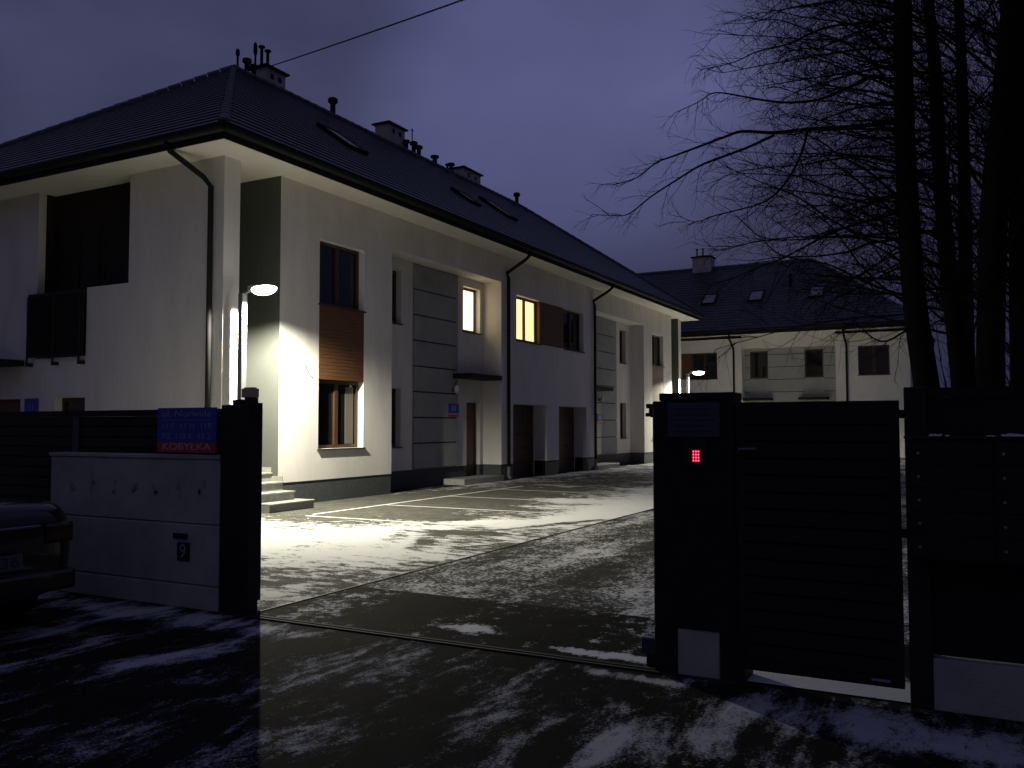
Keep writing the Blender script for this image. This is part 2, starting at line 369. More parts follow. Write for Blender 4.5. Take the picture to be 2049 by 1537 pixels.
def ridge_caps(bm, segs, r=0.11):
    for a, b in segs:
        a, b = Vector(a), Vector(b); n = max(2, int((b-a).length/0.36))
        for k in range(n):
            p, q = a.lerp(b, k/n), a.lerp(b, (k+0.96)/n)
            tube(bm, [p+Vector((0, 0, .015)), q+Vector((0, 0, .015))], [r, r*0.86], 8)

def skylight(par, p, slope_axis, pitch, w, h, label=None):
    """roof window lying on a slope that falls towards slope_axis, p = its centre on the slope"""
    d = Vector(slope_axis); down = (d*cos(pitch) - Vector((0, 0, sin(pitch)))).normalized()
    side = Vector((-d.y, d.x, 0)); n = side.cross(down); n = n if n.z > 0 else -n
    p = Vector(p)
    def slab(bm, a, b, c_, d_, n0, n1):
        P = [p+side*s+down*t+n*k for k in (n0, n1) for s, t in ((a, c_), (b, c_), (b, d_), (a, d_))]
        v = [bm.verts.new(q) for q in P]
        for f in ((0, 3, 2, 1), (4, 5, 6, 7), (0, 1, 5, 4), (1, 2, 6, 5), (2, 3, 7, 6), (3, 0, 4, 7)): bm.faces.new([v[i] for i in f])
    bm = BM(); f = 0.07
    slab(bm, -w/2, -w/2+f, -h/2, h/2, 0, .10); slab(bm, w/2-f, w/2, -h/2, h/2, 0, .10)
    slab(bm, -w/2+f, w/2-f, -h/2, -h/2+f, 0, .098); slab(bm, -w/2+f, w/2-f, h/2-f, h/2, 0, .098)
    s = part('skylight', bm, M['gutter'], par, label)
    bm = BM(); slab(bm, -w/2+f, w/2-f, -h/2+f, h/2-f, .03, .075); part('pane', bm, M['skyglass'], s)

def vent(bm, x, y, z, h=0.5, r=0.07):
    tube(bm, [(x, y, z-.35), (x, y, z+h*0.62)], r, 10)
    tube(bm, [(x, y, z+h*0.60), (x, y, z+h*0.72), (x, y, z+h*0.92), (x, y, z+h)], [r, r*1.9, r*1.8, r*0.8], 12)

def chimney(par, x0, x1, y0, y1, z0, z1, pipes=()):
    bm = BM(); bbox(bm, x0, x1, y0, y1, z0, z1, .015, 1); ch = part('chimney', bm, M['chimney'], par)
    bm = BM(); a, b, c, d = x0-.09, x1+.09, y0-.09, y1+.09
    box(bm, a, b, c, d, z1, z1+.05); xm, ym, q = (x0+x1)/2, (y0+y1)/2, .05
    P = [(a, c), (b, c), (b, d), (a, d)]; T = [(xm-q, ym-q), (xm+q, ym-q), (xm+q, ym+q), (xm-q, ym+q)]
    for k in range(4): quad(bm, (*P[k], z1+.051), (*P[(k+1) % 4], z1+.051), (*T[(k+1) % 4], z1+.20), (*T[k], z1+.20))
    quad(bm, *[(*t, z1+.20) for t in T])
    part('cap', bm, M['gutter'], ch)
    for k in range(2):
        yy = y0+(y1-y0)*(0.3+0.4*k); bm = BM(); box(bm, x1-.001, x1+.006, yy-.07, yy+.07, z1-.30, z1-.14); part('vent_grille', bm, M['joint'], ch)
    for (px, py, h) in pipes:
        bm = BM(); tube(bm, [(px, py, z1+.08), (px, py, z1+h)], .045, 8); tube(bm, [(px, py, z1+h), (px, py, z1+h+.04)], .10, 8); part('flue', bm, M['gutter'], ch)
    return ch

def textobj(name, body, size, loc, rot, m, parent, width=None, ext=0.001):
    cu = bpy.data.curves.new('tmp_text', 'FONT'); cu.body = body; cu.size = size; cu.extrude = ext; cu.align_x = 'CENTER'; cu.align_y = 'CENTER'
    f = link(bpy.data.objects.new('tmp_text', cu)); bpy.context.view_layer.update()
    me = bpy.data.meshes.new_from_object(f.evaluated_get(bpy.context.evaluated_depsgraph_get()))
    bpy.data.objects.remove(f); bpy.data.curves.remove(cu)
    xs = [v.co.x for v in me.vertices]; k = width/(max(xs)-min(xs)) if width else 1.0
    from mathutils import Euler
    mm = Euler(rot).to_matrix(); org = ORIG.get(parent, Vector((0, 0, 0)))
    for v in me.vertices: v.co = mm @ Vector((v.co.x*k, v.co.y, v.co.z)) + Vector(loc) - org
    me.name = name; me.materials.clear(); me.materials.append(m)
    o = link(bpy.data.objects.new(name, me))
    if parent: o.parent = parent; ORIG[o] = org
    return o
ROT_S = (R(90), 0, 0)            # faces -Y
ROT_E = (R(90), 0, R(90))        # faces +X

# ------------------------------------------------------------------ the setting
def sheet(name, x0, x1, y0, y1, z, m, nx=1, ny=1):
    bm = BM(); quad(bm, (x0, y0, z), (x1, y0, z), (x1, y1, z), (x0, y1, z)); o = part(name, bm, m); o['kind'] = 'structure'; return o
sheet('street', -400, 400, -400, 600, 0.0, M['street'])
XF, XR, YG = -12.23, -12.84, 11.65
sheet('parking_paving', XF+.02, -5.47, 5.62, 46.5, 0.004, M['bays'])
sheet('driveway', -5.45, -0.4, 7.02, 46.5, 0.004, M['drive'])
sheet('threshold_slab', -5.43, -0.1, 5.56, 7.0, 0.008, M['slab'])
bm = BM(); box(bm, -5.47, -5.45, 5.62, 46.0, -.05, .014); o = part('kerb_strip', bm, M['plinth']); o['kind'] = 'structure'
bm = BM(); box(bm, -5.75, -1.3, 5.475, 5.50, -.02, .012); box(bm, -5.75, -1.3, 5.53, 5.555, -.02, .012); o = part('gate_track', bm, M['joint']); o['kind'] = 'structure'
bm = BM()
for x0, x1, y0, y1 in ((-10.63, -10.55, 12.3, 20.6), (-10.55, -6.6, 12.02, 12.10), (-10.55, -6.6, 14.42, 14.50), (-10.55, -6.6, 16.82, 16.90), (-10.55, -6.6, 19.22, 19.30)):
    quad(bm, (x0, y0, .009), (x1, y0, .009), (x1, y1, .009), (x0, y1, .009))
o = part('bay_markings', bm, M['paint_line']); o['kind'] = 'structure'

# ------------------------------------------------------------------ the long near building
YC = 25.96; ZT = 6.65; ZP = 0.47; XW = -25.2; YE = 2*YC-YG
mir = lambda a, b: (2*YC-b, 2*YC-a)
B = thing('apartment_building', 'long white two storey apartment building with dark hipped roof, grey panels and two lit windows', 'building', (XF, YG, 0))
FE = Fr((XF, 0, 0), (0, 1, 0), (1, 0, 0))              # yard facade
FRc = Fr((XR, 0, 0), (0, 1, 0), (1, 0, 0))             # recessed wall
FS = Fr((0, YG, 0), (1, 0, 0), (0, -1, 0))             # gable towards the street
wall = BM(); plinth = BM()
col1 = (YG, 12.05); blk1 = (13.15, 16.96); rec1 = (16.96, 22.41); blk2 = (22.41, 29.51); rec2 = mir(*rec1); blk3 = mir(*blk1); col2 = mir(*col1)
zr = 5.85
win1 = (14.34, 15.88); win3 = mir(*win1)
FE.panel(wall, *col1, ZP, ZT); FE.panel(wall, *col2, ZP, ZT)
FE.panel(wall, *blk1, ZP, ZT, [(*win1, 1.12, 5.6)]); FE.panel(wall, *blk3, ZP, ZT, [(*win3, 1.12, 5.6)])
gar1 = (23.15, 25.50); gar2 = mir(*gar1); strip = (23.38, 28.54)
FE.panel(wall, *blk2, ZP, ZT, [(*strip, 4.21, 5.6), (*gar1, 0, 2.26), (*gar2, 0, 2.26)], depth=0.17)
for r in (rec1, rec2): FE.panel(wall, *r, zr, ZT)
for g in (gar1, gar2):                                                    # deep garage reveals
    for u in g: quad(wall, FE.p(u, 0, -.17), FE.p(u, 2.26, -.17), FE.p(u, 2.26, -.5), FE.p(u, 0, -.5))
    quad(wall, FE.p(g[0], 2.26, -.17), FE.p(g[1], 2.26, -.17), FE.p(g[1], 2.26, -.5), FE.p(g[0], 2.26, -.5))
# recesses: back wall, side walls, ceiling
nw1 = (17.5, 18.2); ent1 = (21.45, 22.22); litw = (21.25, 22.22)
nw2, ent2, litw2 = mir(*nw1), mir(*ent1), mir(*litw)
for r, n, e, l in ((rec1, nw1, ent1, litw), (rec2, nw2, ent2, litw2)):
    FRc.panel(wall, *r, ZP, zr, [(*n, 1.08, 2.55), (*n, 4.2, 5.57), (*e, 0, 2.28), (*l, 4.32, 5.62)])
    quad(wall, (XF, r[0], zr), (XF, r[1], zr), (XR, r[1], zr), (XR, r[0], zr))
    for y in r: quad(wall, (XF, y, ZP), (XF, y, zr), (XR, y, zr), (XR, y, ZP))
# entrance slot beside the corner column
XS = -15.4
quad(wall, (XF, 12.05, ZP), (XF, 12.05, ZT), (XS, 12.05, ZT), (XS, 12.05, ZP))
for ya, yb in ((12.05, 13.15), mir(12.05, 13.15)): quad(wall, (XS, ya, 0), (XS, yb, 0), (XS, yb, ZT), (XS, ya, ZT))
# gable walls and the far sides
log_hi = (-17.72, -14.82, 4.46, ZT); log_lo = (-17.72, -16.08, 3.05, 4.46)
gwin = (-17.02, -16.07, 0.9, 2.2); gdoor = (-19.35, -18.2, 0.0, 2.2)
FS.panel(wall, XW, XF, ZP, ZT, [log_hi, log_lo, gwin, gdoor], depth=0.17)
FB = Fr((0, YE, 0), (1, 0, 0), (0, 1, 0)); FB.panel(wall, XW, XF, ZP, ZT)
FL = Fr((XW, 0, 0), (0, 1, 0), (-1, 0, 0)); FL.panel(wall, YG, YE, ZP, ZT)
part('wall', wall, M['plaster'], B)
# dark plinth, 15 mm back from the plaster
F2 = Fr((XF-.015, 0, 0), (0, 1, 0), (1, 0, 0)); F2r = Fr((XR-.015, 0, 0), (0, 1, 0), (1, 0, 0)); F2s = Fr((0, YG+.015, 0), (1, 0, 0), (0, -1, 0))
for r in (col1, blk1, blk3, col2): F2.panel(plinth, r[0]+(.015 if r in (col1,) else 0), r[1], 0, ZP)
F2.panel(plinth, *blk2, 0, ZP, [(*gar1, -1, 1), (*gar2, -1, 1)], depth=.44)
for r, e in ((rec1, ent1), (rec2, ent2)):
    F2r.panel(plinth, *r, 0, ZP, [(*e, -1, 1)], depth=.15)
    for y, s in ((r[0], -.015), (r[1], .015)): quad(plinth, (XF-.015, y+s, 0), (XF-.015, y+s, ZP), (XR-.015, y+s, ZP), (XR-.015, y+s, 0))
F2s.panel(plinth, XW, XF-.015, 0, ZP, [(gdoor[0], gdoor[1], -1, 1)])
quad(plinth, (XF-.015, 12.035, 0), (XF-.015, 12.035, ZP), (XS, 12.035, ZP), (XS, 12.035, 0))
Fr((0, YE-.015, 0), (1, 0, 0), (0, 1, 0)).panel(plinth, XW, XF-.015, 0, ZP); Fr((XW+.015, 0, 0), (0, 1, 0), (-1, 0, 0)).panel(plinth, YG, YE, 0, ZP)
quad(plinth, (XF-.015, 13.165, 0), (XF-.015, 13.165, ZP), (XS, 13.165, ZP), (XS, 13.165, 0))
part('plinth', plinth, M['plinth'], B)
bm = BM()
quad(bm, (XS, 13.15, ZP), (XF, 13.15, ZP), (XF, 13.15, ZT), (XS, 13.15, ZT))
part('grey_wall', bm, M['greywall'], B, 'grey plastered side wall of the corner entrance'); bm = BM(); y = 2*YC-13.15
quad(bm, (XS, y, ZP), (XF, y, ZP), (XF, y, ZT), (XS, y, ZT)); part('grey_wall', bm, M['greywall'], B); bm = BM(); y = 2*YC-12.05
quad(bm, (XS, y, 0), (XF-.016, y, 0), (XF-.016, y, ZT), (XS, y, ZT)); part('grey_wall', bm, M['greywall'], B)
# soffit, fascia, roof
E = (-26.1, -11.48, 10.91, 41.01); zE = 6.91
bm = BM(); quad(bm, (E[0], E[2], ZT), (E[1], E[2], ZT), (E[1], E[3], ZT), (E[0], E[3], ZT)); part('soffit', bm, M['soffit'], B)
bm = BM(); t = .03
box(bm, E[0], E[1], E[2]-t, E[2], ZT-.02, zE-.01); box(bm, E[0], E[1], E[3], E[3]+t, ZT-.02, zE-.01)
box(bm, E[1], E[1]+t, E[2]-t, E[3]+t, ZT-.02, zE-.01); box(bm, E[0]-t, E[0], E[2]-t, E[3]+t, ZT-.02, zE-.01)
part('fascia', bm, M['gutter'], B)
t0 = (-17.88, 17.31, 11.5); t1 = (-17.88, 34.5, 11.5)
bm = BM(); Er = (E[0]-.06, E[1]+.06, E[2]-.06, E[3]+.06); hip_roof(bm, Er, t0, t1, zE, 25); rf = part('roof', bm, M['roof'], B)
bm = BM(); ridge_caps(bm, [(t0, t1), ((Er[1], Er[2], zE), t0), ((Er[1], Er[3], zE), t1), ((Er[0], Er[2], zE), t0), ((Er[0], Er[3], zE), t1)]); part('ridge_cap', bm, M['ridge'], rf)
bm = BM(); g = .085; gz = zE-.10
for a, b in (((E[1]+.09, E[2]-.09, gz), (E[1]+.09, E[3]+.09, gz)), ((E[0]-.09, E[2]-.09, gz), (E[1]+.09, E[2]-.09, gz)), ((E[0]-.09, E[3]+.09, gz), (E[1]+.09, E[3]+.09, gz))): tube(bm, [a, b], g, 10)
part('gutter', bm, M['gutter'], B, smooth=True)
for yy in (22.74, 29.42):
    bm = BM(); tube(bm, [(-11.42, yy, 6.76), (-11.45, yy, 6.62), (-11.56, yy, 6.52), (XF+.02, yy, 6.16), (XF+.075, yy, 6.0), (XF+.075, yy, .34)], .05, 10)
    tube(bm, [(XF+.075, yy, 2.0), (XF+.075, yy, 2.05)], .06, 10); tube(bm, [(XF+.075, yy, 4.4), (XF+.075, yy, 4.45)], .06, 10)
    dp = part('downpipe', bm, M['gutter'], B, smooth=True)
    bm = BM(); tube(bm, [(XF+.075, yy, .40), (XF+.075, yy, .10), (XF+.16, yy, .05)], .055, 10); part('pipe_shoe', bm, M['galv'], dp)
bm = BM(); tube(bm, [(-12.79, 10.80, 6.76), (-12.78, 10.86, 6.60), (-12.56, 11.45, 6.24), (-12.50, YG-.075, 6.08), (-12.50, YG-.075, .2)], .052, 10)
part('downpipe', bm, M['gutter'], B, smooth=True)
# windows of the yard facade
for w, far in ((win1, False), (win3, True)):
    window(B, FE, w[0], w[1]-.0, 4.21, 5.6, leaves=2); window(B, FE, *w, 1.12, 2.6, leaves=2, curtain=not far)
    bm = BM(); z = 2.602
    while z < 4.16:
        FE.box(bm, w[0]+.003, w[1]-.003, z, min(z+.0725, 4.172), -.05, .0 if not far else -.004); z += .076
    FE.box(bm, w[0]+.003, w[1]-.003, 2.601, 4.17, -.08, -.055)
    part('wood_panel', bm, M['wood'], B)
w0 = window(B, FE, 23.38, 25.02, 4.21, 5.6, leaves=2, pane='warm', label='window lit warm yellow beside the wood panel')
window(B, FE, 26.9, 28.54, 4.21, 5.6, leaves=2)
bm = BM(); FE.box(bm, 25.025, 26.895, 4.18, 5.597, -.16, -.12)
u = 25.03
while u < 26.85: FE.box(bm, u, u+.125, 4.181, 5.595, -.12, -.03); u += .133
part('wood_panel', bm, M['wood'], B)
for r, n, l, lit in ((rec1, nw1, litw, True), (rec2, nw2, litw2, False)):
    window(B, FRc, *n, 1.08, 2.55, leaves=1); window(B, FRc, *n, 4.2, 5.57, leaves=1)
    window(B, FRc, *l, 4.32, 5.62, leaves=1, pane='warmpale' if lit else 'glass', label='narrow window lit pale yellow above the entrance' if lit else None)
for (a, b), lab in ((ent1, None), (ent2, None)):
    bm = BM(); FRc.box(bm, a, b, .17, 2.27, -.22, -.17); FRc.box(bm, a, a+.07, .17, 2.27, -.17, -.155); FRc.box(bm, b-.07, b, .17, 2.27, -.17, -.155)
    for k in range(4): FRc.box(bm, a+.13, b-.13, .35+k*.46, .72+k*.46, -.17, -.16)
    d = part('door', bm, M['door'], B)
    bm = BM(); FRc.box(bm, a+.10, a+.125, 1.05, 1.35, -.13, -.105); FRc.box(bm, a+.10, a+.125, 1.05, 1.08, -.17, -.13); FRc.box(bm, a+.10, a+.125, 1.32, 1.35, -.17, -.13); part('handle', bm, M['galv'], d)
for g in (gar1, gar2):
    bm = BM(); F_ = FE
    for k in range(5): F_.box(bm, g[0], g[1], .01+k*.45, .44+k*.45, -.56, -.5)
    F_.box(bm, g[0], g[1], 0.0, 2.26, -.60, -.565); part('garage_door', bm, M['garage'], B)
# grey cladding boards on the recessed walls, pale entrance steps and canopies
for (a, b) in ((18.72, 20.87), mir(18.72, 20.87)):
    bm = BM(); z = ZP+.03; FRc.box(bm, a+.01, b-.01, ZP+.01, 5.845, .002, .02)
    bm2 = BM()
    while z < 5.80:
        FRc.box(bm2, a, b, z, min(z+.635, 5.84), .0205, .06); z += .67
    gp = part('grey_panel', bm2, M['grey'], B); part('backing', bm, M['joint'], gp)
for (a, b) in ((20.6, 22.38), mir(20.6, 22.38)):
    bm = BM(); bbox(bm, XR+.002, XF+.05, a, b, 2.93, 3.06, .01, 1); part('canopy', bm, M['gutter'], B)
for (a, b) in ((20.15, 22.40), mir(20.15, 22.40)):
    bm = BM(); bbox(bm, XR+.005, XF+.10, a, b, 0, .165, .01, 1); part('doorstep', bm, M['stone'], B)
bm = BM(); tube(bm, [(XF+.008, 13.88, 2.92), (XF+.012, 13.96, 2.78), (XF+.012, 14.05, 2.68), (XF+.008, 14.16, 2.60)], .007, 6); part('loose_cable', bm, M['cable'], B)
# the entrance stairs in the slot
n = 0
for xa, z0, z1, ya, yb in ((-11.45, 0, .17, 12.10, 13.32), (-11.78, .17, .34, 12.08, 13.135), (-12.08, .34, .51, 12.08, 13.135), (-12.38, .51, .68, 12.08, 13.135), (-12.68, .68, .86, 12.08, 13.135)):
    bm = BM(); bbox(bm, -12.24 if n == 0 else XS+.02, xa, ya, yb, z0, z1-.035, .006, 1)
    if n == 0: pass
    st = part('step', bm, M['stone'], B)
    bm = BM(); bbox(bm, (-12.24 if n == 0 else XS+.02), xa+.025, ya, yb, z1-.034, z1, .006, 1); part('tread', bm, M['stone'], st); n += 1
for xa, xb, z in ((-12.378, -12.10, .51), (-12.678, -12.40, .68), (-14.5, -12.70, .86)):
    bm = BM(); box(bm, xa, xb, 13.125, 13.148, z+.002, z+.10); part('stair_skirting', bm, M['stone'], B)
bm = BM(); Fx = Fr((XS, 0, 0), (0, 1, 0), (1, 0, 0)); Fx.box(bm, 12.12, 13.08, .87, 2.95, .002, .05); part('door', bm, M['door'], B)
# loggia on the gable
FLg = Fr((0, 12.75, 0), (1, 0, 0), (0, -1, 0))
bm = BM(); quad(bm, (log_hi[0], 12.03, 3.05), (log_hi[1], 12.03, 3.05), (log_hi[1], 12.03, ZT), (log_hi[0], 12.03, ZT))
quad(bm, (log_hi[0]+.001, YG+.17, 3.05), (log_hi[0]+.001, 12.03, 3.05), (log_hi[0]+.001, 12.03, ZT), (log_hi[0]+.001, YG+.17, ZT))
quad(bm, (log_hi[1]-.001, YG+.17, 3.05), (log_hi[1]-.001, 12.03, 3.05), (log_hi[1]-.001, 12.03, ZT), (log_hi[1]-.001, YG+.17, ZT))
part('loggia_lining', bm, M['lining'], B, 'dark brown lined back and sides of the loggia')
FW = Fr((0, 12.02, 0), (1, 0, 0), (0, -1, 0))
window(B, FW, -17.62, -16.2, 3.1, 5.9, depth=.0, leaves=2, sill=False, fm='lining'); window(B, FW, -16.1, -14.95, 4.55, 5.9, depth=.0, leaves=1, sill=False, fm='lining')
bm = BM(); ry = YG-.09
box(bm, -17.86, -16.06, ry-.02, ry+.02, 4.36, 4.42); box(bm, -17.86, -16.06, ry-.015, ry+.015, 3.06, 3.10)
x = -17.83
while x < -16.07: box(bm, x, x+.012, ry-.01, ry+.01, 3.10, 4.36); x += .05
rail = part('balcony_railing', bm, M['black'], B)
bm = BM(); box(bm, -17.84, -16.08, ry+.016, ry+.024, 3.10, 4.36); part('infill_panel', bm, M['blacksheet'], rail)
for xx in (-17.84, -16.98, -16.14):
    bm = BM(); box(bm, xx-.03, xx+.03, ry-.032, ry+.0-.021, 2.92, 4.36); box(bm, xx-.045, xx+.045, ry-.03, YG-.001, 2.88, 2.955); part('railing_post', bm, M['black'], rail)
window(B, FS, *gwin, leaves=1)
bm = BM(); FS.box(bm, gdoor[0], gdoor[1], .02, 2.19, -.22, -.17); part('door', bm, M['door'], B)
bm = BM(); bbox(bm, -19.9, -18.08, YG-.9, YG-.002, 2.90, 3.03, .01, 1); part('canopy', bm, M['gutter'], B)
# on the roof
tp = (11.5-zE)/6.4
rz = lambda x: zE + tp*(E[1]-x)
pitch = math.atan(tp)
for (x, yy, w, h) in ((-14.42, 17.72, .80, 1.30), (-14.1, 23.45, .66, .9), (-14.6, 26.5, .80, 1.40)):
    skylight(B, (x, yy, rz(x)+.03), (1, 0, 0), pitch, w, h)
chimney(B, -18.6, -18.0, 18.68, 19.5, 10.9, 12.1, [(-18.3, 18.8, .66), (-18.35, 19.1, .66)])
chimney(B, -18.6, -18.0, 24.7, 25.7, 10.9, 12.3)
chimney(B, -18.6, -18.0, 29.8, 31.2, 10.9, 12.05)
for (yy, h, r) in ((17.45, .55, .03), (17.80, .42, .07), (18.06, .34, .06), (18.12, 1.0, .03), (21.53, .55, .085), (25.62, .38, .07), (26.09, .46, .08), (26.42, .40, .08), (27.5, .33, .09), (28.68, .36, .08), (28.4, .25, .05), (34.23, .50, .085)):
    bm = BM(); vent(bm, -17.88, yy, 11.56, h, r); part('roof_vent', bm, M['gutter'], B)
bm = BM(); tube(bm, [(-17.7, 25.72, 11.4), (-17.7, 25.72, 12.35)], .02, 6); tube(bm, [(-17.7, 25.60, 12.28), (-17.7, 25.84, 12.28)], .012, 6); part('antenna', bm, M['gutter'], B)

# number plates and wall lights fixed to the building
def number_plate(y, z, x, label, text):
    t = thing('number_plate', label, 'house number', (x, y, z), 'house number plates by the entrances')
    bm = BM(); box(bm, x, x+.02, y-.27, y+.27, z-.07, z+.20); part('plate', bm, M['blue'], t)
    bm = BM(); box(bm, x, x+.019, y-.27, y+.27, z-.16, z-.072); part('red_strip', bm, M['red'], t)
    bm = BM(); box(bm, x+.02, x+.022, y-.25, y+.25, z-.10, z-.075); part('white_line', bm, M['letterred'], t)
    for k, ch in enumerate(text): textobj('digit', ch, .22, (x+.0215, y+(k-.5)*.13, z+.06), ROT_E, M['white'], t)
    return t
number_plate(20.62, 2.02, XR+.061, 'blue number plate with red foot on the grey panel left of the nearer entrance', '11')
number_plate(31.35, 1.85, XR+.061, 'small blue number plate on the farther grey panel behind the second downpipe', '11')
t = thing('number_plate', 'blue number plate on the white gable above the slatted gate', 'house number', (-17.8, YG-.02, 1.98), 'house number plates by the entrances')
bm = BM(); box(bm, -18.03, -17.57, YG-.02, YG-.002, 1.80, 2.2); part('plate', bm, M['blue'], t)
for k in (-1, 1): textobj('digit', '1', .20, (-17.8+k*.06, YG-.0205, 2.0), ROT_S, M['letter'], t)
for (yy, z, lab) in ((20.62, 2.62, 'pale globe wall light beside the nearer entrance door'), (31.3, 2.62, 'pale globe wall light on the farther grey panel')):
    t = thing('wall_light', lab, 'wall light', (XR+.06, yy, z), 'wall lights at the entrances')
    bm = BM(); tube(bm, [(XR+.06, yy, z-.02), (XR+.10, yy, z-.02)], .05, 12); part('bracket', bm, M['gutter'], t)
    bm = BM(); bmesh.ops.create_uvsphere(bm, u_segments=16, v_segments=10, radius=.10); bmesh.ops.scale(bm, verts=bm.verts, vec=(.8, .8, 1.15)); bmesh.ops.translate(bm, verts=bm.verts, vec=(XR+.18, yy, z)); part('globe', bm, M['opal'], t, smooth=True)

# ------------------------------------------------------------------ the building across the end of the yard
YB = 47.2
D = thing('apartment_building', 'white apartment building with dark roof and three skylights across the far end of the yard', 'building', (-8.6, YB, 0))
FD = Fr((0, YB, 0), (1, 0, 0), (0, -1, 0)); FDr = Fr((0, YB+.6, 0), (1, 0, 0), (0, -1, 0))
XL, XRt = -30.0, -2.72
bm = BM(); recD = (-10.98, -6.2)
wl = (-14.75, -12.32); wr = (-5.12, -3.64)
FD.panel(bm, XL, recD[0], 0, 6.3, [(*wl, 4.15, 5.6), (-14.6, -12.4, .9, 2.4)]); FD.panel(bm, recD[1], XRt, 0, 6.3, [(*wr, 4.15, 5.64), (*wr, .9, 2.4)]); FD.panel(bm, *recD, 5.75, 6.45)
quad(bm, (recD[0], YB, 5.75), (recD[1], YB, 5.75), (recD[1], YB+.6, 5.75), (recD[0], YB+.6, 5.75))
for x in recD: quad(bm, (x, YB, 0), (x, YB, 5.75), (x, YB+.6, 5.75), (x, YB+.6, 0))
quad(bm, (XRt, YB, 0), (XRt, YB+11.4, 0), (XRt, YB+11.4, 6.45), (XRt, YB, 6.45)); quad(bm, (XL, YB+11.4, 0), (XRt, YB+11.4, 0), (XRt, YB+11.4, 6.45), (XL, YB+11.4, 6.45)); quad(bm, (XL, YB, 0), (XL, YB+11.4, 0), (XL, YB+11.4, 6.45), (XL, YB, 6.45))
part('wall', bm, M['plaster'], D)
bm = BM(); q1 = (-10.68, -9.72); q2 = (-7.82, -6.88)
FDr.panel(bm, *recD, 0, 5.75, [(*q1, 4.15, 5.62), (*q2, 4.15, 5.62), (*q1, .2, 2.3), (*q2, .2, 2.3)], depth=.12)
gp = part('grey_panel', bm, M['grey'], D)
z = .7
while z < 5.7:
    for a, b in ((recD[0]+.01, q1[0]), (q1[1], q2[0]), (q2[1], recD[1]-.01)): bm = BM(); FDr.box(bm, a, b, z, z+.03, .001, .006); part('joint', bm, M['joint'], gp)
    z += .67
for q in (q1, q2):
    window(D, FDr, *q, 4.15, 5.62, depth=.12, leaves=1)
    b2 = BM(); FDr.box(b2, q[0], q[1], .2, 2.3, -.16, -.12); part('door', b2, M['door'], D)
    b2 = BM(); FDr.box(b2, q[0]-.25, q[1]+.25, 2.95, 3.07, .002, .7); part('canopy', b2, M['gutter'], D)
window(D, FD, -13.75, wl[1], 4.15, 5.6, leaves=2); window(D, FD, *wr, 4.15, 5.64, leaves=2); window(D, FD, -14.6, -12.4, .9, 2.4); window(D, FD, *wr, .9, 2.4)
bm = BM(); FD.box(bm, wl[0], -13.76, 4.15, 5.6, -.16, -.03); part('wood_panel', bm, M['wood'], D)
ED = (-30.8, -2.05, 46.4, 59.4); zD = 6.72
bm = BM(); quad(bm, (ED[0], ED[2], 6.45), (ED[1], ED[2], 6.45), (ED[1], ED[3], 6.45), (ED[0], ED[3], 6.45)); part('soffit', bm, M['soffit'], D)
bm = BM(); box(bm, ED[0], ED[1], ED[2]-.03, ED[2], 6.43, 6.71); box(bm, ED[1], ED[1]+.03, ED[2]-.03, ED[3], 6.43, 6.71); tube(bm, [(ED[0], ED[2]-.09, 6.66), (ED[1]+.09, ED[2]-.09, 6.66)], .065, 8); part('gutter', bm, M['gutter'], D)
r0, r1 = (-24.4, 52.8, 11.27), (-8.12, 52.8, 11.27)
bm = BM(); hip_roof(bm, (ED[0]-.06, ED[1]+.06, ED[2]-.06, ED[3]+.06), r0, r1, zD, 25); rf = part('roof', bm, M['roof'], D)
bm = BM(); ridge_caps(bm, [(r0, r1), ((ED[1], ED[2], zD), r1), ((ED[1], ED[3], zD), r1)]); part('ridge_cap', bm, M['ridge'], rf)
tpD = (11.27-zD)/6.4; pD = math.atan(tpD)
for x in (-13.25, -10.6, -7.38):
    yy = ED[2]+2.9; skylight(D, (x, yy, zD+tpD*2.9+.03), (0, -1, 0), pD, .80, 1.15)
chimney(D, -15.15, -14.0, 52.4, 53.4, 10.4, 11.95, [(-14.95, 52.8, .55), (-14.6, 52.9, .58)])
bm = BM(); tube(bm, [(-8.9, 50.2, 9.3), (-8.9, 50.2, 10.1)], .09, 8); part('roof_vent', bm, M['gutter'], D)
for x in (-11.40, -5.66):
    bm = BM(); tube(bm, [(x-.05, 46.33, 6.45), (x-.05, 46.36, 6.25), (x+.0, YB-.12, 5.75), (x, YB-.07, 5.6), (x, YB-.07, .2)], .055, 8); part('downpipe', bm, M['gutter'], D)

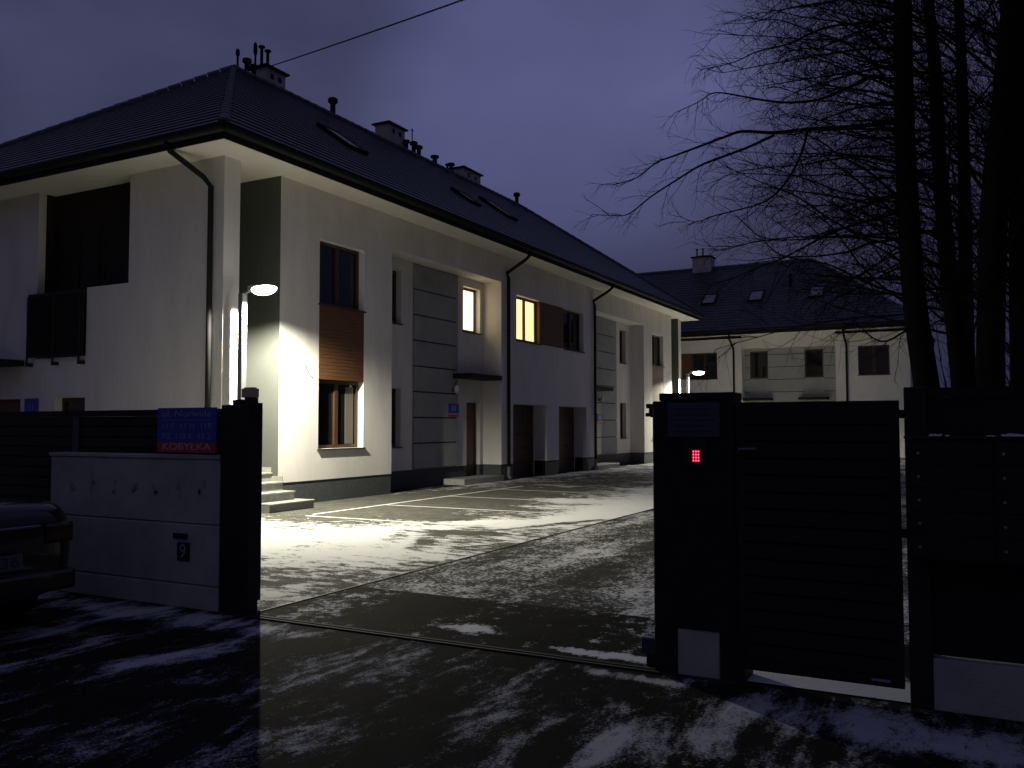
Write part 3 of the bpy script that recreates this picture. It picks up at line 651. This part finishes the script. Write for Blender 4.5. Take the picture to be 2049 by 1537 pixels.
# ------------------------------------------------------------------ street lamps
def street_lamp(label):
    L = thing('street_lamp', label, 'street lamp', (0, 0, 0), 'street lamps in the yard')
    bm = BM(); bbox(bm, -.06, .06, -.06, .06, .015, 4.04, .008, 1); pole = part('pole', bm, M['galv'], L)
    bm = BM(); bbox(bm, -.12, .12, -.12, .12, 0, .015, .004, 1); part('base_plate', bm, M['galv'], pole)
    bm = BM(); tube(bm, [(-.02, 0, 4.01), (.10, 0, 4.06), (.24, 0, 4.10)], .03, 10); part('arm', bm, M['galv'], L)
    bm = BM(); bbox(bm, .16, .40, -.06, .06, 4.07, 4.17, .02, 3); hd = part('head', bm, M['lamphead'], L)
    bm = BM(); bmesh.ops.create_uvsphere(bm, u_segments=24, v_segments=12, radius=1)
    for v in bm.verts: v.co = Vector((.52+v.co.x*.285, v.co.y*.14, 4.09+v.co.z*(.12 if v.co.z < 0 else .06)))  # lens swollen beyond a flat panel to imitate glare and add upward spill
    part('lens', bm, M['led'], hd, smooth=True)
    ld = bpy.data.lights.new('led', 'SPOT'); ld.energy = LAMP_POWER; ld.color = LAMP_COLOR; ld.spot_size = R(167); ld.spot_blend = 0.44; ld.shadow_soft_size = 0.035
    lo = link(bpy.data.objects.new('led', ld)); lo.parent = L; lo.location = (.50, 0, 3.93)
    return L
def dup(o, parent=None):
    c = o.copy(); COL.objects.link(c)
    if parent: c.parent = parent
    for ch in list(o.children): dup(ch, c)
    return c
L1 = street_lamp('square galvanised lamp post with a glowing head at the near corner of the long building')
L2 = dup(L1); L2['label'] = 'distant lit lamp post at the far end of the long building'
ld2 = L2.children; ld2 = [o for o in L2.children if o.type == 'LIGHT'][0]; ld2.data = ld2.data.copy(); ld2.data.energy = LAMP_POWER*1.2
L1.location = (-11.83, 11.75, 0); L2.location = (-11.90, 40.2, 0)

# ------------------------------------------------------------------ left side of the gateway
W1 = thing('concrete_wall', 'low grey concrete wall of stacked blocks left of the gateway', 'wall', (-6.9, 5.55, 0))
bm = BM()
for z0, z1 in ((0, .205), (.215, .735), (.745, 1.31)): bbox(bm, -8.08, -5.775, 5.5, 5.66, z0, z1, .008, 1)
box(bm, -8.06, -5.79, 5.52, 5.64, .0, 1.31); part('blocks', bm, M['concrete'], W1)
bm = BM(); bbox(bm, -8.10, -5.77, 5.485, 5.675, 1.311, 1.345, .005, 1); part('coping', bm, M['concrete'], W1)
bm = BM(); rnd = random.Random(4)
for k in range(7):
    x = -7.75+k*.29
    for j in range(3):
        a = x+rnd.uniform(-.03, .03); z = 1.01+rnd.uniform(-.06, .06); box(bm, a, a+rnd.uniform(.02, .05), 5.4975, 5.5, z, z+rnd.uniform(.03, .07))
part('formwork_mark', bm, M['mark'], W1)
G = thing('sliding_gate', 'black slatted sliding gate drawn open behind the concrete wall', 'gate', (-7.6, 5.8, 0))
gx0, gx1 = -10.6, -5.6
bm = BM(); z = .14
while z < 1.68: box(bm, gx0+.06, gx1-.06, 5.775, 5.79, z, z+.085); box(bm, gx0+.06, gx1-.06, 5.793, 5.80, z-.012, min(z+.10, 1.699)); z += .105
part('slats', bm, M['black'], G)
bm = BM(); box(bm, gx0, gx1, 5.76, 5.82, 1.70, 1.76); box(bm, gx0, gx1, 5.76, 5.82, .07, .13); box(bm, gx0, gx0+.06, 5.76, 5.82, .13, 1.70); box(bm, gx1-.06, gx1, 5.76, 5.82, .13, 1.70); part('frame', bm, M['black'], G)
bm = BM(); box(bm, -8.12, -8.03, 5.755, 5.774, .14, 1.69); part('stile', bm, M['plinth'], G)
P1 = thing('gate_post', 'black square gate post at the right end of the concrete wall', 'gate post', (-5.6, 5.55, 0))
bm = BM(); bbox(bm, -5.765, -5.435, 5.49, 5.62, 0, 1.785, .006, 1); part('post', bm, M['black'], P1)
bm = BM(); box(bm, -5.66, -5.55, 5.52, 5.60, 1.786, 1.83); box(bm, -5.53, -5.44, 5.53, 5.60, 1.786, 1.845); box(bm, -5.425, -5.39, 5.53, 5.60, 1.74, 1.80); box(bm, -5.435, -5.425, 5.53, 5.60, 1.72, 1.76); part('roller_catch', bm, M['black'], P1)
t = thing('warning_light', 'unlit tan warning light box on top of the left gate post', 'warning light', (-5.5, 5.56, 1.845))
bm = BM(); bbox(bm, -5.565, -5.435, 5.525, 5.605, 1.846, 1.925, .008, 2); part('housing', bm, M['tan'], t)
bm = BM(); bbox(bm, -5.55, -5.45, 5.535, 5.595, 1.926, 1.934, .003, 1); part('lid', bm, M['tan'], t)
t = thing('street_sign', 'blue and red street name sign hung on the slats above the concrete wall', 'street sign', (-6.16, 5.47, 1.56))
bm = BM(); box(bm, -6.52, -5.79, 5.46, 5.475, 1.46, 1.765); part('blue_field', bm, M['blue'], t)
bm = BM(); box(bm, -6.52, -5.79, 5.46, 5.475, 1.37, 1.4595); part('red_field', bm, M['red'], t)
textobj('lettering', 'ul. Norwida', .085, (-6.155, 5.459, 1.712), ROT_S, M['letter'], t, .60)
bm = BM(); box(bm, -6.46, -5.85, 5.4585, 5.46, 1.655, 1.659); part('ruled_line', bm, M['letter'], t)
textobj('lettering', '11 F  11 H  119', .075, (-6.155, 5.459, 1.60), ROT_S, M['letter'], t, .60)
textobj('lettering', 'P.E. 110 K  11 2', .075, (-6.155, 5.459, 1.51), ROT_S, M['letter'], t, .60)
textobj('lettering', 'KOBYŁKA', .085, (-6.155, 5.459, 1.418), ROT_S, M['letterred'], t, .60)
t = thing('number_plate', 'small navy number plate with a pale 9 on the concrete wall', 'house number', (-6.2, 5.49, .5))
bm = BM(); bbox(bm, -6.275, -6.125, 5.484, 5.4995, .415, .575, .006, 2); part('plate', bm, M['navy'], t)
textobj('number', '9', .17, (-6.2, 5.483, .495), ROT_S, M['letter'], t)
t = thing('name_plate', 'narrow blank navy plate just above the number 9 plate', 'plate', (-6.24, 5.49, .63))
bm = BM(); bbox(bm, -6.335, -6.155, 5.486, 5.4995, .60, .655, .005, 1); part('plate', bm, M['navy'], t)
bm = BM(); box(bm, -6.33, -6.16, 5.4855, 5.4862, .597, .602); part('edge', bm, M['letter'], t)

# ------------------------------------------------------------------ right side of the gateway
P2 = thing('gate_pillar', 'wide black sheet metal pillar with keypad right of the gateway', 'gate pillar', (-1.6, 5.6, 0))
bm = BM(); bbox(bm, -1.87, -1.335, 5.5, 5.74, .30, 1.76, .008, 1); bbox(bm, -1.87, -1.725, 5.5, 5.74, 0, .299, .006, 1); bbox(bm, -1.44, -1.29, 5.5, 5.74, 0, .299, .006, 1); bbox(bm, -1.825, -1.335, 5.505, 5.735, 1.761, 1.812, .006, 1)
part('casing', bm, M['blacksheet'], P2)
bm = BM(); bbox(bm, -1.72, -1.445, 5.515, 5.72, 0, .297, .006, 1); part('base_block', bm, M['concrete'], P2)
bm = BM(); box(bm, -1.905, -1.871, 5.54, 5.60, 1.69, 1.74); box(bm, -1.925, -1.900, 5.54, 5.60, 1.715, 1.745); box(bm, -1.93, -1.900, 5.54, 5.60, 1.66, 1.685); box(bm, -1.91, -1.895, 5.55, 5.59, 1.68, 1.72); box(bm, -1.895, -1.871, 5.54, 5.60, 1.655, 1.68); part('roller_catch', bm, M['black'], P2)
t = thing('keypad', 'entry keypad with twelve glowing red keys on the black pillar', 'keypad', (-1.575, 5.49, 1.405))
bm = BM(); bbox(bm, -1.66, -1.50, 5.485, 5.4995, 1.33, 1.53, .006, 2); part('housing', bm, M['black'], t)
bm = BM(); box(bm, -1.602, -1.548, 5.4836, 5.485, 1.366, 1.444); part('backlight', bm, M['redglow'], t)
for r in range(4):
    for c in range(3):
        bm = BM(); cx, cz = -1.591+c*.016, 1.376+r*.0195; tube(bm, [(cx, 5.4836, cz), (cx, 5.481, cz)], .0042, 10); part('key', bm, M['redled'], t)
t = thing('info_board', 'dim blue grey notice board with faint lines on the black pillar', 'notice board', (-1.59, 5.49, 1.63))
bm = BM(); bbox(bm, -1.765, -1.42, 5.486, 5.4995, 1.525, 1.745, .004, 1); part('board', bm, M['info'], t)
bm = BM()
for k, (a, b) in enumerate(((.04, .30), (.06, .28), (.03, .31), (.05, .25), (.04, .29))): box(bm, -1.765+a, -1.765+b, 5.4845, 5.486, 1.70-k*.035, 1.71-k*.035)
part('printed_line', bm, M['infotext'], t)
t = thing('photocell', 'small gate photocell low beside the black pillar', 'sensor', (-1.93, 5.6, .05))
bm = BM(); bbox(bm, -1.985, -1.872, 5.57, 5.63, .09, .20, .01, 2); part('housing', bm, M['info'], t)
bm = BM(); box(bm, -1.955, -1.90, 5.59, 5.61, 0, .092); part('stem', bm, M['black'], t)
Wk = thing('wicket_gate', 'closed black wicket gate with horizontal slats between pillar and mailboxes', 'gate', (-.83, 5.55, 0))
bm = BM(); a, b = -1.325, -.385
box(bm, a, a+.05, 5.52, 5.57, .09, 1.745); box(bm, b-.05, b, 5.52, 5.57, .09, 1.745); box(bm, a+.05, b-.05, 5.52, 5.57, 1.69, 1.745); box(bm, a+.05, b-.05, 5.52, 5.57, .09, .15); part('frame', bm, M['black'], Wk)
bm = BM(); z = .155
while z < 1.67: box(bm, a+.05, b-.05, 5.525, 5.55, z, z+.088); box(bm, a+.05, b-.05, 5.552, 5.556, z-.01, z+.10); z += .104
part('slats', bm, M['black'], Wk)
bm = BM(); box(bm, a+.015, a+.035, 5.49, 5.52, 1.44, 1.46); tube(bm, [(a+.02, 5.485, 1.452), (a+.13, 5.485, 1.455)], .009, 8); part('handle', bm, M['galv'], Wk)
bm = BM(); box(bm, -.56, -.46, 5.517, 5.5195, .118, .132); part('maker_plate', bm, M['letter'], Wk)
for z in (.95, 1.64):
    bm = BM(); box(bm, b, -.356, 5.53, 5.57, z, z+.05); part('hinge', bm, M['black'], Wk)
Fp = thing('panel_fence', 'black sheet panel fence on a concrete foot behind the mailboxes', 'fence', (.6, 5.6, 0))
bm = BM(); bbox(bm, -.355, -.235, 5.50, 5.62, 0, 1.82, .005, 1); part('post', bm, M['black'], Fp)
bm = BM(); box(bm, -.234, 3.2, 5.55, 5.58, .30, 1.76); box(bm, -.234, 3.2, 5.53, 5.60, 1.762, 1.815); part('panel', bm, M['blacksheet'], Fp)
bm = BM(); bbox(bm, -.234, 3.2, 5.50, 5.66, 0, .288, .006, 1); part('base_block', bm, M['concrete'], Fp)
Mb = thing('mailbox_unit', 'black mailbox unit in five rows with small locks and snow along its top', 'mailboxes', (.3, 5.48, .8))
bm = BM(); bbox(bm, -.33, 1.32, 5.30, 5.495, .86, 1.525, .006, 1); part('case', bm, M['blacksheet'], Mb)
bm = BM(); box(bm, -.345, 1.335, 5.285, 5.498, 1.526, 1.54); part('lid', bm, M['black'], Mb)
mx0 = -.32
for c in range(4):
    for r in range(5):
        x0 = mx0+c*.41; z0 = .875+r*.128
        bm = BM(); box(bm, x0+.008, x0+.40, 5.292, 5.2995, z0+.004, z0+.122); dr = part('door', bm, M['black'], Mb)
        bm = BM(); tube(bm, [(x0+.045, 5.292, z0+.06), (x0+.045, 5.285, z0+.06)], .0085, 10); part('lock', bm, M['brass'], dr)
rnd = random.Random(9); bm = BM(); x = -.33
for (a, b, h) in ((-.22, -.16, .012), (-.14, -.12, .006), (0.06, .10, .004), (.13, .42, .014), (.45, .9, .012)):
    xs = [a+(b-a)*k/10 for k in range(11)]
    for k in range(10): box(bm, xs[k], xs[k+1], 5.285+rnd.uniform(0, .02), 5.49, 1.5401, 1.5401+h*rnd.uniform(.6, 1))
part('snow_cap', bm, M['snow'], Mb)

# ------------------------------------------------------------------ parked car, tail towards the gateway
def car():
    C = thing('parked_car', 'black car parked by the concrete wall, only its tail corner in view', 'car', (-8.5, 3.79, 0))
    yc = 3.79; xr = -6.30
    def ring(s, hw, zb, zs, zt, k):                                # one cross section: s metres from the tail
        x = xr - s; pts = []
        prof = [(0, zb), (.80, zb), (.97, zb+.10), (1.0, zb+.28), (1.0, zs-.12), (.965, zs), (.86, zt-.02), (.55, zt), (0, zt)]
        return [(x, yc+f*hw, z) for f, z in prof] + [(x, yc-f*hw, z) for f, z in prof[-2:0:-1]]
    secs = [(.0, .60, .36, .80, .92, 0), (.03, .68, .33, .86, .985, 0), (.10, .76, .28, .90, 1.02, 0), (.28, .83, .25, .92, 1.035, 0), (.7, .865, .24, .93, 1.04, 0), (1.5, .88, .24, .93, 1.0, 0), (2.6, .88, .24, .92, .97, 0), (3.4, .87, .24, .88, .95, 0), (4.1, .83, .25, .78, .86, 0), (4.4, .74, .28, .70, .76, 0), (4.5, .60, .34, .62, .68, 0)]
    bm = BM(); rings = [[bm.verts.new(p) for p in ring(*s)] for s in secs]
    n = len(rings[0])
    for a, b in zip(rings, rings[1:]):
        for j in range(n): bm.faces.new((a[j], a[(j+1) % n], b[(j+1) % n], b[j]))
    bm.faces.new(rings[0]); bm.faces.new(rings[-1][::-1])
    bmesh.ops.recalc_face_normals(bm, faces=bm.faces)
    bo = part('body', bm, M['paint'], C, smooth=True); sub = bo.modifiers.new('sub', 'SUBSURF'); sub.levels = 1; sub.render_levels = 2
    bm = BM(); cs = [(.95, .66, 1.02, 1.05), (1.35, .64, 1.02, 1.36), (1.7, .62, 1.0, 1.45), (2.2, .62, .97, 1.45), (2.7, .62, .96, 1.38), (3.25, .64, .95, 1.0)]
    rings = []
    for s, hw, z0, z1 in cs:
        x = xr - s; rings.append([bm.verts.new(p) for p in ((x, yc-hw-.12, z0), (x, yc-hw, z1-.05), (x, yc-hw*.75, z1), (x, yc+hw*.75, z1), (x, yc+hw, z1-.05), (x, yc+hw+.12, z0))])
    for a, b in zip(rings, rings[1:]):
        for j in range(5): bm.faces.new((a[j], a[j+1], b[j+1], b[j]))
    bm.faces.new(rings[0]); bm.faces.new(rings[-1][::-1]); bmesh.ops.recalc_face_normals(bm, faces=bm.faces)
    cab = part('cabin', bm, M['glass'], C)
    bm = BM()
    bbox(bm, xr-2.25, xr-1.45, yc-.47, yc+.47, 1.452, 1.468, .006, 1); part('roof_skin', bm, M['paint'], cab)
    bm = BM(); bbox(bm, xr-.16, xr+.05, yc-.70, yc+.70, .34, .50, .03, 2); part('bumper', bm, M['paint'], C)
    bm = BM(); box(bm, xr+.035, xr+.05, yc-.26, yc+.26, .545, .66); pl = part('number_plate', bm, M['plate'], C)
    textobj('plate_number', '36', .11, (xr+.0505, yc+.16, .60), ROT_E, M['navy'], pl, .14)
    bm = BM(); bbox(bm, xr-.02, xr+.018, yc-.46, yc+.42, .83, .855, .006, 1); part('chrome_strip', bm, M['chrome'], C)
    for s in (1, -1):
        bm = BM(); y0, y1 = sorted((yc+s*.46, yc+s*.70)); bbox(bm, xr-.14, xr+.012, y0, y1, .70, .86, .03, 2); part('tail_light', bm, M['taillight'], C)
    for s in (.92, 3.55):
        for sd in (1, -1):
            y0, y1 = yc+sd*.66, yc+sd*.865
            bm = BM(); tube(bm, [(xr-s, y0, .32), (xr-s, y0+sd*.02, .32), (xr-s, y1-sd*.02, .32), (xr-s, y1, .32)], [.29, .32, .32, .29], 28); wh = part('wheel', bm, M['rubber'], C, smooth=False)
            bm = BM(); tube(bm, [(xr-s, y1, .32), (xr-s, y1+sd*.012, .32)], .20, 20); part('rim', bm, M['rim'], wh)
    return C
car()

# ------------------------------------------------------------------ overhead cable
p0, p1 = Vector((-18.3, 19.09, 12.29)), Vector((-8.3, 13.3, 9.44)); p2 = p0+(p1-p0)*2.7
pts = [p0.lerp(p2, k/30) - Vector((0, 0, .35*4*(k/30)*(1-k/30)*.3)) for k in range(31)]
bm = BM(); tube(bm, pts, .017, 6); o = part('overhead_cable', bm, M['cable']); tag(o, 'thin black overhead cable running from the nearest chimney across the sky', 'cable')

# ------------------------------------------------------------------ bare trees
def sweep(bm, p, d, length, r0, r1, rnd, n=6, wob=.10, droop=0.0, sides=4):
    pts = [Vector(p)]; d = Vector(d).normalized(); out = []
    for k in range(n):
        d = (d + Vector((rnd.gauss(0, wob), rnd.gauss(0, wob), rnd.gauss(0, wob) - droop))).normalized()
        pts.append(pts[-1] + d*(length/n)); out.append((pts[-1].copy(), d.copy(), (k+1)/n))
    tube(bm, pts, [r0+(r1-r0)*k/n for k in range(n+1)], sides, cap=False)
    return out
def twigs(bm, nodes, rnd, length, r, dens, droop, depth, up=.0):
    for p, d, f in nodes:
        for _ in range(dens if isinstance(dens, int) else (1 if rnd.random() < dens else 0)):
            a = d.orthogonal().normalized(); a.rotate(Matrix.Rotation(rnd.uniform(0, 2*pi), 3, d))
            nd = (d*rnd.uniform(.55, 1.0) + a*rnd.uniform(.45, .9) + Vector((0, 0, up))).normalized()
            l = length*rnd.uniform(.5, 1.2)*(1.15-.55*f)
            nn = sweep(bm, p, nd, l, r, r*.35, rnd, 4, .13, droop, 3)
            if depth > 0: twigs(bm, nn, rnd, length*.55, r*.6, 1, droop, depth-1, up)
def ptlist(l, y, bend): return [Vector((x, y+bend*(k/(len(l)-1))**1.3, z)) for k, (x, z) in enumerate(l)]
def densify(pts, m=3):
    out = []
    for i in range(len(pts)-1):
        a, b = pts[i], pts[i+1]; p = pts[max(i-1, 0)]; q = pts[min(i+2, len(pts)-1)]
        for k in range(m):
            t = k/m; out.append(.5*((2*a)+(b-p)*t+(2*p-5*a+4*b-q)*t*t+(3*a-p-3*b+q)*t**3))
    return out+[pts[-1]]

def tree(name, label, path, y, radii, seed, limbs=(), auto=26, zlo=3.5, zhi=11.0, reach=3.2, incl=.25, droop=.02, side=None, twig_r=.0075, spread=1.0, br=.026, dens=2):
    rnd = random.Random(seed); base = path[0]
    T = thing(name, label, 'tree', (base[0], y, 0), 'bare trees behind the fence')
    bm = BM(); tp_ = densify([Vector((x, y, z)) for x, z in path], 4)
    nr = len(tp_); rs = [radii[0]+(radii[1]-radii[0])*(k/(nr-1)) + (.10*radii[0]*max(0, 1-k/3)) for k in range(nr)]
    tube(bm, tp_, rs, 12, cap=False)
    part('trunk', bm, M['bark'], T, smooth=True)
    lim = BM(); tw = BM()
    for pts, bend, r in limbs:                                     # the long limbs one can follow in the picture
        P = densify(ptlist(pts, y, bend), 3); n = len(P)
        tube(lim, P, [r*.8*(1-.82*k/(n-1)) for k in range(n)], 6, cap=False)
        nodes = [(P[k], (P[min(k+1, n-1)]-P[k-1]).normalized(), k/n) for k in range(max(2, n//6), n)]
        twigs(tw, nodes, rnd, .8, twig_r*.9, 1, droop*1.2, 1)
    def at(z):
        for a, b in zip(tp_, tp_[1:]):
            if a.z <= z <= b.z: return a.lerp(b, (z-a.z)/max(1e-6, b.z-a.z))
        return tp_[-1].copy()
    for k in range(auto):
        z = zlo+(zhi-zlo)*((k+rnd.random())/auto); p = at(z)
        th = rnd.uniform(0, 2*pi) if side is None or rnd.random() < .35 else side+rnd.gauss(0, .7)
        d = Vector((cos(th), sin(th)*spread, incl+rnd.gauss(0, .22)))
        l = reach*rnd.uniform(.55, 1.1)*(1.0-.35*max(0, (z-zlo)/(zhi-zlo)-.55))
        r = br*rnd.uniform(.5, 1.35)
        nodes = sweep(lim, p, d, l, r, .006, rnd, 8, .085, droop*.7, 5)
        twigs(tw, nodes, rnd, l*.36, twig_r, dens, droop, 1)
    part('limbs', lim, M['bark'], T); part('twigs', tw, M['twig'], T)
    return T

LIMBS = [
 ([(-.92, 6.85), (-1.1, 6.77), (-1.78, 6.79), (-2.5, 6.85), (-3.07, 6.87), (-3.61, 6.97), (-3.93, 6.9), (-4.43, 6.77), (-4.89, 6.65), (-5.19, 6.56), (-5.55, 6.31), (-6.0, 6.22)], -.5, .055),
 ([(-3.07, 6.87), (-3.62, 6.68), (-4.35, 6.49), (-4.77, 6.27), (-5.33, 5.95), (-5.69, 5.67), (-5.91, 5.61), (-6.41, 5.67)], -.6, .034),
 ([(-.95, 7.4), (-1.1, 7.51), (-1.41, 7.64), (-1.62, 7.59), (-2.01, 7.49), (-2.34, 7.43), (-2.83, 7.48), (-3.21, 7.59), (-3.6, 7.74), (-4.0, 7.9), (-4.29, 7.97), (-4.58, 7.86), (-5.05, 7.75)], .4, .048),
 ([(-2.5, 6.85), (-2.58, 6.53), (-2.74, 6.16), (-2.97, 5.83), (-3.28, 5.61), (-3.79, 5.51), (-4.12, 5.45), (-4.45, 5.36), (-4.74, 5.48)], -.4, .036),
 ([(-.9, 4.9), (-1.14, 4.87), (-1.64, 4.9), (-2.17, 4.94), (-2.72, 4.96), (-3.41, 5.03), (-3.88, 4.98), (-4.37, 4.94)], .5, .03),
 ([(-.88, 4.8), (-1.16, 4.74), (-1.54, 4.7), (-1.82, 4.58), (-2.36, 4.53), (-2.91, 4.55), (-3.41, 4.51)], -.5, .038),
 ([(-.9, 5.3), (-1.11, 5.55), (-1.51, 6.02), (-1.96, 6.39), (-2.39, 6.81), (-2.76, 7.07), (-3.25, 7.51)], .8, .036),
 ([(-.9, 4.95), (-1.11, 5.18), (-1.62, 5.73), (-2.15, 6.19), (-2.54, 6.56)], -.8, .036),
 ([(-.88, 4.65), (-1.09, 4.77), (-1.64, 4.9), (-2.2, 5.27), (-2.71, 5.72), (-3.16, 5.98), (-3.62, 6.24), (-4.02, 6.5)], .3, .034),
 ([(-.8, 3.7), (-1.04, 3.8), (-1.38, 3.94), (-1.72, 4.12), (-2.18, 4.38), (-2.88, 4.56), (-3.25, 4.91), (-3.71, 5.4)], -.7, .034),
 ([(-.9, 8.5), (-1.06, 8.56), (-1.56, 8.64), (-2.1, 8.72), (-2.47, 8.68), (-2.85, 8.6), (-3.43, 8.6), (-3.83, 8.52), (-4.24, 8.52), (-4.53, 8.56)], .5, .036),
 ([(-.93, 7.2), (-1.09, 7.39), (-1.47, 7.89), (-1.82, 8.23), (-2.36, 8.5), (-2.92, 8.78), (-3.43, 8.77)], -.6, .036),
 ([(-.93, 7.7), (-1.09, 7.96), (-1.57, 8.56), (-1.92, 8.91), (-2.35, 9.29)], .6, .036),
 ([(-.9, 9.1), (-1.38, 9.13), (-1.91, 9.11), (-2.84, 9.16), (-3.23, 9.05), (-3.74, 9.29)], 0, .03),
 ([(-.92, 7.05), (-1.09, 7.07), (-1.59, 7.1), (-2.2, 6.98), (-2.46, 6.86)], -.2, .04),
 ([(-.8, 3.25), (-.95, 3.2), (-1.26, 3.02), (-1.48, 3.08), (-1.67, 3.27), (-1.91, 3.31)], -.3, .03)]
T1 = [(-.42, -.1), (-.57, 1.2), (-.69, 2.36), (-.83, 3.71), (-.9, 5.41), (-.92, 7.13), (-.9, 8.87), (-.87, 10.62), (-.85, 12.5)]
tree('bare_tree', 'bare tree with one straight dark trunk and long limbs drooping towards the far roof', T1, 16.0, (.235, .115), 3, LIMBS, 84, 3.4, 11.5, 3.4, .2, .022, side=pi, br=.022, dens=2)
tree('bare_tree', 'slim bare tree leaning left just right of the straight trunk', [(-.05, -.1), (-.12, 1.15), (-.24, 2.99), (-.38, 5.05), (-.46, 6.77), (-.48, 8.2), (-.57, 9.67), (-.59, 12.5)], 18.0, (.19, .09), 11, (), 72, 3.2, 12, 3.4, .5, -.01, side=2.6)
tree('bare_tree', 'bare tree with thick dark trunk leaning right near the picture edge', [(.21, -.1), (.22, .48), (.25, 2.74), (.36, 5.02), (.54, 6.53), (.7, 8.05), (.84, 9.57), (.95, 12.0)], 15.0, (.215, .17), 21, (), 60, 3.2, 11.5, 2.5, .9, -.03)
tree('bare_tree', 'bare tree at the right picture edge with its trunk cut by the frame', [(.8, -.1), (.79, .35), (.76, 2.87), (.81, 5.43), (.93, 8.0), (1.04, 9.73), (1.1, 12.5)], 17.0, (.22, .16), 31, (), 60, 3.2, 12, 2.8, .85, -.03)
tree('bare_tree', 'thin bare tree standing farthest back between the dark trunks', [(-.09, -.1), (-.09, 1.08), (-.09, 3.21), (-.06, 6.46), (-.05, 9.2), (-.09, 12.4)], 21.0, (.20, .09), 41, (), 64, 3.2, 12.5, 3.6, .7, -.02, side=2.9)
tree('bare_tree', 'many branched bare tree behind the fence right of the far building', [(1.35, -.1), (1.30, 1.5), (1.15, 3.5), (1.05, 6.0), (.95, 9.0), (.9, 12.5)], 24.0, (.24, .10), 51, (), 70, 2.6, 12.5, 3.2, 1.0, -.03)

# a thicket far behind the trees: one mass
rnd = random.Random(77); bm = BM()
for k in range(420):
    x = rnd.uniform(-.6, 12); yy = rnd.uniform(30, 44)
    h = rnd.uniform(2.2, 5.0); nodes = sweep(bm, (x, yy, 0), (rnd.gauss(0, .16), rnd.gauss(0, .16), 1), h, .035, .012, rnd, 5, .07, 0, 3)
    twigs(bm, nodes, rnd, 1.0, .014, 2, -.02, 0)
o = part('thicket', bm, M['twig']); tag(o, 'dark bare thicket behind the trees at the right', 'shrubs'); o['kind'] = 'stuff'
